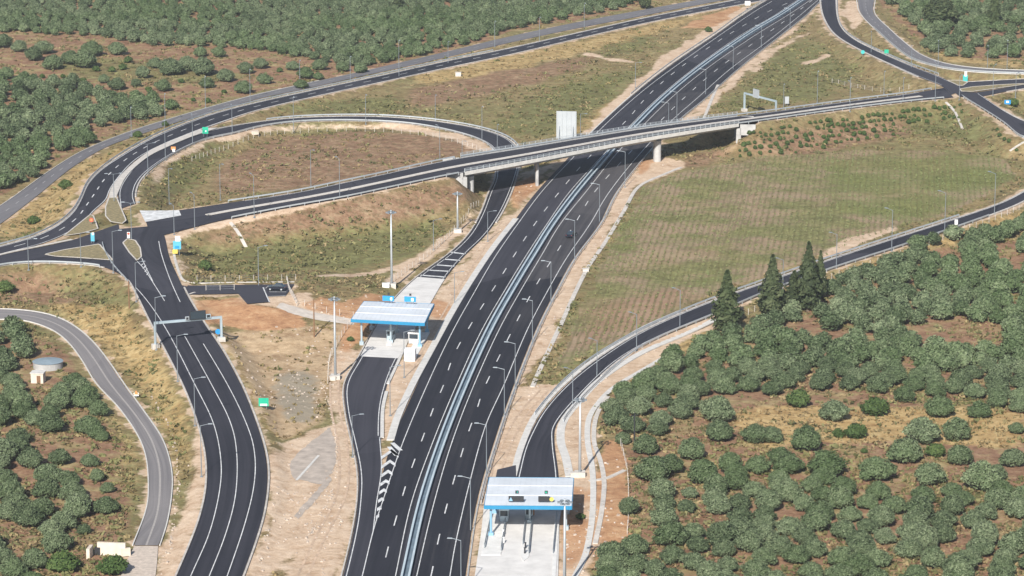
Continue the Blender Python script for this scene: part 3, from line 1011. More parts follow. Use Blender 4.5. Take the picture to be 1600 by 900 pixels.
M['islandgrass'] = plain('island_dry_grass', (0.23, 0.19, 0.10), 0.95, 0, 0.45, 1.3, 0.4)
flat_poly('painted_triangle', [(218, 329), (262, 329), (318, 327.5), (346, 322.5), (300, 333.5), (227, 347)], JZ + 0.1, M['paint'], lift=0.03)
flat_poly('traffic_island', [(170, 310), (182, 309), (190, 328), (197, 345), (191, 350), (173, 347), (165, 338), (165, 324)], JZ, M['islandgrass'], 0.14, M['white_conc'])
flat_poly('traffic_island', [(192, 380), (199, 374), (211, 376), (219, 388), (221, 402), (214, 408), (202, 395)], JZ, M['islandgrass'], 0.14, M['white_conc'])
flat_poly('traffic_island', [(100, 369), (141, 336), (146, 338), (153, 358), (128, 365)], JZ, M['islandgrass'], 0.14, M['white_conc'])
flat_poly('traffic_island', [(70, 398), (100, 391), (155, 382), (176, 407), (120, 403), (85, 401)], JZ, M['islandgrass'], 0.14, M['white_conc'])
flat_poly('traffic_island', [(1480, 126), (1500, 126), (1512, 129), (1505, 134), (1497, 134)], JZ, M['islandgrass'], 0.14, M['white_conc'])
flat_poly('traffic_island', [(1500, 139.5), (1520, 136), (1560, 133), (1600, 131), (1600, 132.5), (1560, 138), (1520, 143.5), (1502, 143)], JZ, M['islandgrass'], 0.14, M['white_conc'])
# west median kerb, white strip between link road and toll ramp
mb = MB()
strip_mb(mb, px_line([(-70, 420), (0, 398), (56, 386), (112, 374.5)], JZ), 0.9, 0.0, 0.14)
tag(mb.build('median_kerb', M['white_conc']), kind='structure')
wm = [(170, 309, 182, 309), (173, 296, 185, 300), (187, 276, 199, 274), (211, 253, 229, 247), (241, 232, 259, 231), (281, 214.5, 299, 214), (306, 204, 335, 202), (318, 200.5, 340, 200)]
za = [4.5, 4.5, 4.35, 4.15, 3.8, 3.45, 3.2, 3.1]
both = [np.concatenate((at(r[0], r[1], z), at(r[2], r[3], z))) for r, z in zip(wm, za)]
S = catmull_pair(both, 2.0)
mb = MB()
nS = len(S)
mb.add([tuple(p + (0, 0, 0.12)) for p in S[:, :3]] + [tuple(p + (0, 0, 0.12)) for p in S[:, 3:]] + [tuple(p) for p in S[:, :3]] + [tuple(p) for p in S[:, 3:]],
       [(i, i + 1, nS + i + 1, nS + i) for i in range(nS - 1)] + [(2 * nS + i, 2 * nS + i + 1, i + 1, i) for i in range(nS - 1)] + [(nS + i, nS + i + 1, 3 * nS + i + 1, 3 * nS + i) for i in range(nS - 1)])
tag(mb.build('raised_median', M['white_conc']), kind='structure')
# sandy triangle between link road and ramp beyond the white strip is plain ground

# motorway median slab
ms = MB()
A, B = mwl.R, mwr.L
k = min(len(A), len(B))
A2, B2 = resample(A, 3.0), resample(B, 3.0)
# pair by nearest point
B2 = np.array([B[np.argmin(np.sum((B[:, :2] - a[:2]) ** 2, 1))] for a in A2])
nS = len(A2)
ms.add([tuple(p + (0, 0, -0.02)) for p in A2] + [tuple(p + (0, 0, -0.02)) for p in B2], [(i, nS + i, nS + i + 1, i + 1) for i in range(nS - 1)])
o = ms.build('median_strip', M['asphalt'])
up(o.data)
ms2 = MB()
A3, B3 = A2 * 0.76 + B2 * 0.24, A2 * 0.24 + B2 * 0.76
ms2.add([tuple(p + (0, 0, 0.10)) for p in A3] + [tuple(p + (0, 0, 0.10)) for p in B3] + [tuple(p + (0, 0, -0.03)) for p in A3] + [tuple(p + (0, 0, -0.03)) for p in B3],
        [(i, nS + i, nS + i + 1, i + 1) for i in range(nS - 1)] + [(2 * nS + i, i, i + 1, 2 * nS + i + 1) for i in range(nS - 1)] + [(nS + i, 3 * nS + i, 3 * nS + i + 1, nS + i + 1) for i in range(nS - 1)])
o2 = ms2.build('median_slab', plain('median_concrete', (0.13, 0.18, 0.23), 0.75, 0, 0.3, 0.3), o)
up(o2.data)
tag(o, kind='structure')
MEDC = (A2 + B2) / 2

# concrete gutters and kerb strips
def gutter(name, pts, w, z=None, mat='concrete', h=0.12):
    if z is None:
        P = relax(catmull([on_ground(x, y) for x, y in pts], 1.5), 3)
    else:
        P = px_line(pts, z, 1.5)
    for i in range(len(P)):
        P[i, 2] = max(P[i, 2], ground_z(P[i, 0], P[i, 1])) + 0.03
    mb = MB()
    strip_mb(mb, P, w, -0.1, h + 0.1)
    return tag(mb.build(name, M[mat]), kind='structure')


gutter('concrete_gutter', [(806, 342), (770, 388), (735, 440), (705, 490), (672, 550), (645, 600), (622, 650), (610, 688)], 1.5, 0)
gutter('concrete_gutter', [(604, 612), (598, 640), (597, 684)], 0.7, 0)
gutter('concrete_gutter', [(668, 478), (640, 525), (622, 566), (606, 600)], 0.6, 0)
gutter('concrete_gutter', [(1064, 262), (1030, 276), (996, 294), (975, 330), (945, 380), (915, 425), (880, 500), (845, 575), (832, 605)], 1.0, None, 'white_conc')
gutter('concrete_gutter', [(1200, 60), (1160, 92), (1130, 118), (1100, 185)], 0.9, None, 'white_conc')
gutter('concrete_gutter', [(802, 744), (815, 697), (838, 648), (878, 602), (930, 561), (997, 517), (1062, 487)], 1.3, None)
gutter('concrete_gutter', [(890, 745), (884, 715), (876, 690), (880, 660), (905, 628), (940, 592), (1000, 553), (1070, 522), (1117, 500)], 1.6, None)
gutter('drain_channel', [(898, 902), (914, 870), (924, 820), (927, 770), (925, 730), (918, 690), (920, 655), (935, 630), (960, 605), (1010, 575), (1055, 548)], 1.1, None)
gutter('drain_channel', [(930, 850), (940, 800), (944, 755), (938, 720), (928, 690), (932, 650), (950, 620)], 0.9, None, 'white_conc')
gutter('drain_channel', [(920, 752), (944, 750), (976, 735)], 0.9, None, 'white_conc')
gutter('drain_channel', [(360, 348), (372, 362), (378, 375), (384, 386)], 0.9, None, 'white_conc')
gutter('drain_channel', [(1478, 160), (1490, 172), (1497, 185), (1504, 202)], 0.8, None, 'white_conc')
gutter('drain_channel', [(1600, 222), (1578, 236)], 0.8, None, 'white_conc')
gutter('concrete_gutter', [(283, 376), (276, 372), (272, 398), (282, 432), (290, 441), (320, 443), (460, 441)], 0.6, None, 'white_conc')
gutter('concrete_gutter', [(294, 461), (310, 455), (345, 456), (372, 458)], 0.5, None, 'white_conc')
M['bareStone'] = plain('field_stone', (0.40, 0.34, 0.29), 0.9, 0, 0.3, 1.5)


def stones(pts, label):
    P = resample(catmull([on_ground(x, y) for x, y in pts], 1.0), 0.85)
    mb = MB()
    for p in P:
        if RNG.uniform() < 0.45:
            continue
        w = RNG.uniform(0.15, 0.5)
        x, y = p[0] + RNG.normal(0, 0.18), p[1] + RNG.normal(0, 0.18)
        mb.box((x, y, ground_z(x, y) + w * 0.2), (w, w * RNG.uniform(0.6, 1.1), w * 0.7), RNG.uniform(0, 3.1), RNG.uniform(0.55, 0.85))
    return tag(mb.build('stone_row', M['bareStone']), label, None, None, 'stuff')


stones([(505, 600), (515, 640), (524, 680), (526, 730), (515, 780), (490, 825), (480, 845), (505, 880), (505, 905)], 'loose pale stones in a wavering row on the bare soil')
stones([(235, 620), (262, 660), (272, 690), (278, 740), (274, 800), (265, 850), (250, 880)], 'loose pale stones along the verge of the old road')
# remains of an old paved surface
oldp = plain('broken_pavement', (0.40, 0.345, 0.30), 0.9, 0, 0.22, 0.5, 0.3)


def ground_sheet(name, pts, mat, lift=0.05):
    P = resample(np.array([on_ground(x, y) for x, y in pts + pts[:1]]), 1.0)[:-1]
    P[:, :2] += RNG.normal(0, 0.10, (len(P), 2))
    c = P.mean(0)
    mb = MB()
    rings = [c + (P - c) * f for f in (1.0, 0.75, 0.5, 0.25)]
    vs = []
    for rr in rings:
        vs += [(p[0], p[1], ground_z(p[0], p[1]) + lift) for p in rr]
    vs.append((c[0], c[1], ground_z(c[0], c[1]) + lift))
    n = len(P)
    fs = []
    for k in range(3):
        fs += [(k * n + i, k * n + (i + 1) % n, (k + 1) * n + (i + 1) % n, (k + 1) * n + i) for i in range(n)]
    fs += [(3 * n + i, 3 * n + (i + 1) % n, 4 * n) for i in range(n)]
    mb.add(vs, fs)
    o = mb.build(name, mat)
    up(o.data)
    return tag(o, kind='structure')


op = ground_sheet('broken_pavement', [(451, 726), (470, 704), (492, 686), (515, 668), (524, 690), (526, 722), (517, 742), (500, 758), (480, 752), (458, 748)], oldp)
mb = MB()
strip_mb(mb, np.array([on_ground(463, 751), on_ground(498, 712)]), 0.5, 0.08)
mb.build('worn_line', M['concrete'], op)
ground_sheet('broken_pavement', [(460, 806), (490, 772), (515, 744), (519, 750), (495, 780), (466, 812)], oldp)
ground_sheet('footpath', [(440, 473), (470, 482), (505, 491), (553, 499), (553, 508), (500, 501), (460, 492), (432, 480)], plain('pale_footpath', (0.52, 0.47, 0.42), 0.9, 0, 0.15, 0.8))
# pale kerbs at road edges
def kerb(road, side, i0, i1, w=0.6, off=-0.3, mat='kerbstone', h=0.12):
    w *= 0.7
    P = sub(road.edge(side, off), i0, i1)
    mb = MB()
    strip_mb(mb, P, w, -0.1, h + 0.1)
    return mb.build('kerb', M[mat], road.obj)


kerb(outer, -1, 0, 1, 0.7)
kerb(outer, 1, 0.33, 1, 0.5)
kerb(ramp_toll, 1, 0.02, 0.52, 0.6)
kerb(ramp_toll, -1, 0.13, 0.52, 0.6)
kerb(ramp_toll, 1, 0.52, 1, 0.4)
kerb(south, -1, 0.2, 1, 0.5)
kerb(south, 1, 0.24, 1, 0.5)
kerb(west, 1, 0, 0.8, 0.6)
kerb(ramp_east, -1, 0.3, 0.9, 0.6)
kerb(ramp_east, 1, 0.3, 0.93, 0.6)
kerb(nwleg, -1, 0.1, 1, 0.9)
kerb(nwleg, 1, 0.18, 1, 0.7)
kerb(oldroad, -1, 0.05, 1, 0.3, -0.3, 'concrete')
kerb(oldroad, 1, 0.05, 1, 0.3, -0.3, 'concrete')
kerb(local, -1, 0.02, 0.5, 0.25, -0.25, 'concrete')
kerb(mwl, -1, 0, 0.5, 0.6, -0.5, 'concrete')
kerb(mwr, 1, 0, 1, 0.35, -0.4, 'concrete2')
kerb(ne_old, -1, 0, 1, 0.4, -0.4, 'concrete')
kerb(ne_old, 1, 0, 1, 0.4, -0.4, 'concrete')
kerb(east_a, -1, 0.2, 1, 0.5)
kerb(east_b, 1, 0.4, 1, 0.6)

# ------------------------------------------------------------------ plaza slabs, parking
flat_poly('parking_yard', [(276, 445), (300, 446.5), (460, 444), (446, 462), (418, 463), (421, 472), (386, 475), (372, 459), (296, 460.5), (288, 455)], YZ, M['asphalt'], lift=0.05)
mb = MB()
for a, b_ in (((411, 449), (421, 472)), ((421, 456), (447, 456)), ((413, 450), (425, 450)), ((419, 463), (446, 462))):
    strip_mb(mb, np.array([at(*a, YZ + 0.08), at(*b_, YZ + 0.08)]), 0.25, 0.0)
tag(mb.build('parking_lines', M['paint']), kind='structure')
slab_mat = plain('plaza_concrete', (0.62, 0.61, 0.60), 0.85, 0, 0.12, 0.35)


def ribbon_slab(road, y0, y1, name, lift):
    ys = np.array([proj(c)[1] for c in road.C])
    ii = [i for i in range(len(ys)) if y0 < ys[i] < y1 and proj(road.C[i])[0] < 1000]
    L, Rr = road.L[ii], road.R[ii]
    mb = MB()
    n = len(ii)
    mb.add([tuple(p + (0, 0, lift)) for p in L] + [tuple(p + (0, 0, lift)) for p in Rr], [(i, n + i, n + i + 1, i + 1) for i in range(n - 1)])
    o = mb.build(name, slab_mat)
    up(o.data)
    # saw-cut joints
    j = MB()
    for i in range(0, n, 2):
        strip_mb(j, np.array([L[i], Rr[i]]), 0.10, lift + 0.008)
    j.build('joints', M['concrete2'], o)
    return tag(o, kind='structure')


ribbon_slab(ramp_toll, 432, 562, 'plaza_slab', 0.035)
flat_poly('plaza_slab', [(758, 772), (882, 772), (874, 815), (872, 905), (866, 1000), (730, 1000), (741, 905), (752, 830)], 0, slab_mat, lift=0.04)

# ------------------------------------------------------------------ overpass bridge
di = np.where(DECK)[0]
d0, d1 = di[0], di[-1]
Ld, Rd, Cd = over.L[d0:d1 + 1], over.R[d0:d1 + 1], over.C[d0:d1 + 1]
acr = (Rd - Ld) / np.linalg.norm(Rd - Ld, axis=1)[:, None]
bridge = empty('overpass_bridge', tuple(Cd[0] * (1, 1, 0)))
tag(bridge, 'long pale concrete overpass carrying a road across the dark motorway', 'bridge')
B0 = np.array(bridge.location)


def loft(mb, sections):
    """sections: list of equal length point rings"""
    n, k = len(sections), len(sections[0])
    vs = [tuple(p - B0) for s_ in sections for p in s_]
    fs = []
    for i in range(n - 1):
        for j in range(k):
            fs.append((i * k + j, i * k + (j + 1) % k, (i + 1) * k + (j + 1) % k, (i + 1) * k + j))
    fs += [tuple(range(k - 1, -1, -1)), tuple((n - 1) * k + j for j in range(k))]
    mb.add(vs, fs)


def off(i, lat, dz, side):
    base = Ld[i] if side < 0 else Rd[i]
    return base + acr[i] * lat * (1 if side > 0 else -1) + np.array((0, 0, dz))


mb = MB()
loft(mb, [[off(i, 0.9, -0.03, -1), off(i, 0.9, -0.03, 1), off(i, 0.9, -0.45, 1), off(i, -1.6, -0.8, 1), off(i, -2.4, -1.75, 1), off(i, -2.4, -1.75, -1), off(i, -1.6, -0.8, -1), off(i, 0.9, -0.45, -1)] for i in range(len(Ld))])
mb.build('deck', M['concrete2'], bridge)
for side in (-1, 1):
    mb = MB()
    loft(mb, [[off(i, 0.55, -0.6, side), off(i, 1.15, -0.6, side), off(i, 1.15, 0.28, side), off(i, 0.55, 0.28, side)] for i in range(len(Ld))])
    par = mb.build('edge_beam', M['concrete'], bridge)
    mb = MB()
    for zr in (0.6, 0.9, 1.2):
        for i in range(len(Ld) - 1):
            mb.tube(off(i, 0.85, zr, side) - B0, off(i + 1, 0.85, zr, side) - B0, 0.055, n=4)
    for i in range(0, len(Ld)):
        mb.box(tuple(off(i, 0.85, 0.74, side) - B0), (0.12, 0.12, 0.95))
    mb.build('railing', M['steel'], bridge)
    mb = MB()
    loft(mb, [[off(i, 0.10, 0.42, side), off(i, 0.20, 0.42, side), off(i, 0.20, 0.78, side), off(i, 0.10, 0.78, side)] for i in range(len(Ld))])
    for i in range(0, len(Ld), 2):
        mb.box(tuple(off(i, 0.26, 0.36, side) - B0), (0.1, 0.1, 0.75))
    mb.build('guardrail', M['steel'], bridge)
rx = np.array([proj(p)[0] for p in Rd])
rb = MB()
for px, th, wl in ((733, 1.9, 0.75), (843, 0.9, 0.7), (1024, 2.1, 0.62)):
    i = int(np.argmin(np.abs(rx - px)))
    c = (Ld[i] + Rd[i]) / 2
    w = np.linalg.norm(Rd[i] - Ld[i]) * wl
    gz = ground_z(c[0], c[1]) - 0.5
    top = c[2] - 1.75
    a = math.atan2(acr[i][1], acr[i][0])
    mb = MB()
    mb.box((c[0] - B0[0], c[1] - B0[1], (gz + top) / 2), (w, th, top - gz), a)
    for s_ in (-1, 1):
        e = c + acr[i] * s_ * w / 2 - B0
        mb.tube((e[0], e[1], gz), (e[0], e[1], top), th / 2 * 0.995, n=14)
    mb.build('pier', M['concrete2'], bridge)
for end in (0, -1):
    c = (Ld[end] + Rd[end]) / 2
    w = np.linalg.norm(Rd[end] - Ld[end]) + 1.4
    a = math.atan2(acr[end][1], acr[end][0])
    t = np.array((-math.sin(a), math.cos(a), 0))
    s_ = 1 if np.dot(t, Cd[len(Cd) // 2] - c) > 0 else -1
    mb = MB()
    mb.box((c[0] - B0[0], c[1] - B0[1], c[2] / 2 - 0.7), (w, 1.3, c[2] - 1.0), a)
    for q_ in (-1, 1):
        e = c + acr[end] * q_ * (w / 2 - 0.2) - t * s_ * 2.6 - B0
        mb.box((e[0], e[1], c[2] - 1.6), (0.4, 4.4, 3.1), a)
    mb.build('abutment', M['concrete2'], bridge)


# ------------------------------------------------------------------ guardrails
def guardrail(P, label, mat='steel', h=0.75, post=4.0, wide=0.12, group='steel guardrails along the roads'):
    P = resample(np.asarray(P), 2.0)
    for i in range(len(P)):
        P[i, 2] = max(P[i, 2] - 0.1, ground_z(P[i, 0], P[i, 1]))
    o0 = P[0].copy()
    Q = P - o0
    mb = MB()
    strip_mb(mb, Q, wide, h - 0.34, 0.34)
    for p in resample(Q, post):
        mb.box((p[0], p[1], p[2] + (h - 0.1) / 2 - 0.1), (0.12, 0.14, h))
    o = mb.build('guardrail', M[mat])
    o.location = tuple(o0)
    return tag(o, label, 'guardrail', group)


guardrail(offset_line(MEDC, 0.62), 'long blue-grey guardrail on the motorway median beside the northbound lanes', 'steel_pale', 0.85, wide=0.36)
guardrail(offset_line(MEDC, -0.62), 'long blue-grey guardrail on the motorway median beside the southbound lanes', 'steel_pale', 0.85, wide=0.36)
guardrail(sub(mwr.edge(1, -0.9), 0.06, 0.92), 'long grey guardrail on the outer edge of the northbound motorway lanes')
guardrail(sub(mwl.edge(-1, -0.9), 0.04, 0.42), 'grey guardrail edging the southbound motorway beyond the overpass')
guardrail(sub(outer.edge(-1, -0.9), 0.02, 0.62), 'grey guardrail round the outside of the sweeping link road on the left')
guardrail(sub(ramp_toll.edge(1, -0.9), 0.06, 0.40), 'curved grey guardrail round the inner side of the loop ramp')
guardrail(sub(ramp_toll.edge(-1, -0.9), 0.22, 0.42), 'curved grey guardrail along the outer side of the loop ramp top')
oe = len(over.L)
guardrail(over.edge(-1, -0.8)[12:d0], 'grey guardrail on the far side of the overpass approach next to the loop')
guardrail(over.edge(1, -0.8)[12:d0], 'grey guardrail on the near side of the left overpass approach')
guardrail(over.edge(-1, -0.8)[d1:oe - 3], 'grey guardrail on the far side of the right overpass approach')
guardrail(over.edge(1, -0.8)[d1:oe - 2], 'grey guardrail on the near side of the right overpass approach')
guardrail(sub(west.edge(1, -0.8), 0.02, 0.75), 'grey guardrail below the western slip road at the left edge')
guardrail(sub(ramp_east.edge(1, -1.3), 0.24, 0.64), 'pale guardrail on the olive grove side of the curving toll ramp')
guardrail(sub(ramp_east.edge(-1, -1.3), 0.24, 0.62), 'pale guardrail on the planted field side of the curving toll ramp')
guardrail(sub(ramp_east.edge(-1, -0.8), 0.86, 0.99), 'grey guardrail along the short slope road at the right junction')
guardrail(sub(nwleg.edge(1, -0.9), 0.1, 0.8), 'grey guardrail between the curving north ramp and the local road behind it')
guardrail(sub(south.edge(-1, -0.8), 0.05, 0.22), 'short grey guardrail at the bend where slip road meets south ramp')
guardrail(sub(ne_old.edge(-1, -0.6), 0.55, 1.0), 'pale guardrail along the local road behind the right junction')


# ------------------------------------------------------------------ street lamps
def lamp_proto(double):
    r = empty('street_lamp', (0, 0, 0))
    mb = MB()
    mb.tube((0, 0, -0.3), (0, 0, 10), 0.10, 0.06, 8)
    mb.box((0, 0, 0.02), (0.5, 0.5, 0.25))
    mb.build('pole', M['pole'], r)
    for s in ((1, -1) if double else (1,)):
        a = MB()
        a.tube((0, 0, 9.9), (s * 1.5, 0, 10.25), 0.065, 0.05, 6)
        am = a.build('arm', M['pole'], r)
        h = MB()
        h.box((s * 1.85, 0, 10.28), (0.95, 0.34, 0.16), 0, 0.8)
        h.build('lamp_head', M['pole'], r)
    return r


LAMP = lamp_proto(False)
LAMP2 = lamp_proto(True)
lamp_used = {1: False, 2: False}
ORD = ['first', 'second', 'third', 'fourth', 'fifth', 'sixth', 'seventh', 'eighth', 'ninth', 'tenth', 'eleventh', 'twelfth']


def foot(tx, ty, h):
    """ground point under a top seen at (tx,ty) and h above ground"""
    z = 0.0
    for _ in range(25):
        p = at(tx, ty, z + h)
        z += 0.5 * (ground_z(p[0], p[1]) - z)
    p = at(tx, ty, z + h)
    return np.array((p[0], p[1], ground_z(p[0], p[1])))


def lamp(tx, ty, label, h=10.0, yaw=180.0, double=False, base=None):
    if base is not None:
        h = min(12.0, max(7.5, (base - ty) / (0.965 * scale_at(base))))
    p = foot(tx, ty, h)
    k = 2 if double else 1
    proto = LAMP2 if double else LAMP
    if not lamp_used[k]:
        o, lamp_used[k] = proto, True
    else:
        o = copy_tree(proto)
    o.location = tuple(p)
    o.rotation_euler = (0, 0, R(yaw))
    o.scale = (1, 1, h / 10.2)
    tag(o, label, 'street lamp', 'grey street lamps along the roads')
    return o


def lamps(fmt, tops, **kw):
    for i, t in enumerate(tops):
        k = dict(kw)
        if len(t) > 2:
            k['base'] = t[2]
        lamp(t[0], t[1], fmt % ORD[i], **k)


lamps('lamp post beside the northbound motorway, %s counting up from the lower toll canopy', [(720, 842), (735, 745), (760, 662), (788, 575), (805, 535), (832, 468), (861, 408), (898, 343), (937, 287), (977, 236)], yaw=172)
lamps('grey lamp post on the right motorway verge beyond the overpass, %s from the bridge', [(1045, 160, 193), (1058, 143, 190), (1103, 108, 147), (1146, 72, 108), (1190, 40, 74), (1235, 13, 41)], yaw=165)
lamps('grey lamp post left of the south ramp, %s counting down from the overhead gantry', [(242, 463, 545), (276, 523, 595), (303, 590, 665), (313, 663, 745)], yaw=5)
lamps('grey lamp post along the toll ramp below the overpass, %s going up from the gore', [(550, 648, 715), (609, 572, 650), (631, 517, 590), (710, 425, 462), (762, 330, 377)], yaw=10)
lamps('thin lamp post standing in grass left of the upper toll ramp, %s from the left', [(403, 385, 445), (677, 343, 390)], yaw=20)
lamps('lamp post beside the slip roads of the left junction, %s from the left edge', [(43, 373, 417), (125, 363, 415), (175, 360, 424)], yaw=0)
lamp(204, 316, 'double armed lamp post in the middle of the left junction by the teardrop island', base=373, double=True, yaw=0)
lamp(211, 409, 'lamp post at the head of the south ramp below the teardrop island', base=470, yaw=10)
lamps('lamp post on the near edge of the left overpass approach, %s from the left junction', [(271, 320, 365), (303, 303, 356), (396, 273, 337), (530, 247, 305), (687, 197, 253)], yaw=120)
lamps('lamp post inside the loop near the overpass approach, %s along its guardrail', [(343, 255, 312), (485, 233, 290), (722, 219, 248), (263, 262, 318)], yaw=-60)
lamp(230, 224, 'double armed lamp post on the white median strip of the left loop', base=270, double=True, yaw=20)
lamp(177, 271, 'double armed lamp post at the lower end of the white median strip', base=312, double=True, yaw=10)
lamps('lamp post between link road and loop ramp, %s going up from the white median', [(257, 190, 248), (300, 180, 222), (362, 165, 206)], yaw=100)
lamps('lamp post on the outer side of the loop ramp, %s from the left', [(458, 150, 206), (571, 147, 193), (680, 147, 187), (753, 165, 217), (777, 193, 228)], yaw=-80)
lamps('lamp post along the far link road on the grove side, %s from the left', [(204, 166, 214), (257, 145, 193), (320, 118, 167), (390, 107, 158), (468, 93, 137), (547, 87, 126), (623, 62, 118), (700, 64, 94), (773, 32, 72), (843, 26, 64), (913, 4, 44)], yaw=-80)
lamp(993, 97, 'lone lamp post in the dry field left of the motorway beyond the overpass', base=137, yaw=-30)
lamp(907, 177, 'lamp post beside the big grey sign board near the overpass', base=219, yaw=-30)
lamps('lamp post in the triangle field along the right overpass approach, %s from the gantry', [(1225, 130, 165), (1278, 110, 160), (1329, 120, 163), (1382, 110, 145), (1412, 120, 143)], yaw=-90)
lamps('lamp post on the near side of the right overpass approach, %s from the right junction', [(1463, 97, 155), (1329, 128, 172)], yaw=100)
lamps('lamp post behind the north ramp and local road, %s from the left', [(1362, 48, 80), (1425, 70, 104), (1467, 62, 103), (1544, 70, 112), (1575, 62, 110)], yaw=-100)
lamps('lamp post between the branches of the right junction, %s from the left', [(1500, 118, 150), (1553, 102, 147), (1588, 115, 137)], yaw=60)
lamps('lamp post on the lower edge of the curving toll ramp, %s above the canopy', [(895, 577, 628), (933, 531, 588), (995, 490, 548), (1063, 452, 511), (1224, 405, 449), (1308, 365, 418), (1395, 327, 391), (1478, 300, 363), (1556, 270, 333)], yaw=140)


# ------------------------------------------------------------------ high light masts
def mast(bx, by, ty, label):
    p = on_ground(bx, by)
    h = (by - ty) / (0.965 * scale_at(by))
    r = empty('light_mast', tuple(p))
    MB().tube((0, 0, 0.6), (0, 0, h), 0.30, 0.15, 10).build('mast', M['steel'], r, True)
    MB().box((0, 0, 0.25), (2.0, 2.0, 1.3)).build('base_block', M['white_conc'], r)
    mb = MB()
    for k in range(10):
        a0, a1 = 2 * math.pi * k / 10, 2 * math.pi * (k + 1) / 10
        mb.tube((0.75 * math.cos(a0), 0.75 * math.sin(a0), h - 0.5), (0.75 * math.cos(a1), 0.75 * math.sin(a1), h - 0.5), 0.07, n=5)
    for k in range(4):
        a0 = math.pi * k / 2
        mb.tube((0.1 * math.cos(a0), 0.1 * math.sin(a0), h - 0.2), (0.75 * math.cos(a0), 0.75 * math.sin(a0), h - 0.5), 0.05, n=4)
    mb.build('lamp_ring', M['pole'], r)
    for k in range(6):
        a0 = 2 * math.pi * k / 6
        MB().box((1.0 * math.cos(a0), 1.0 * math.sin(a0), h - 0.62), (0.5, 0.45, 0.28), a0).build('floodlight', M['pole'], r)
    tag(r, label, 'light mast', 'tall floodlight masts at the toll plazas')


mast(612, 448, 330, 'tall floodlight mast behind the left toll canopy')
mast(524, 592, 464, 'tall floodlight mast left of the left toll canopy on the bare soil')
mast(715, 363, 300, 'floodlight mast beside the toll ramp just below the overpass')
mast(906, 744, 620, 'tall floodlight mast behind the right end of the lower toll canopy')
mast(882, 925, 778, 'tall floodlight mast in front of the lower toll canopy at its right corner')


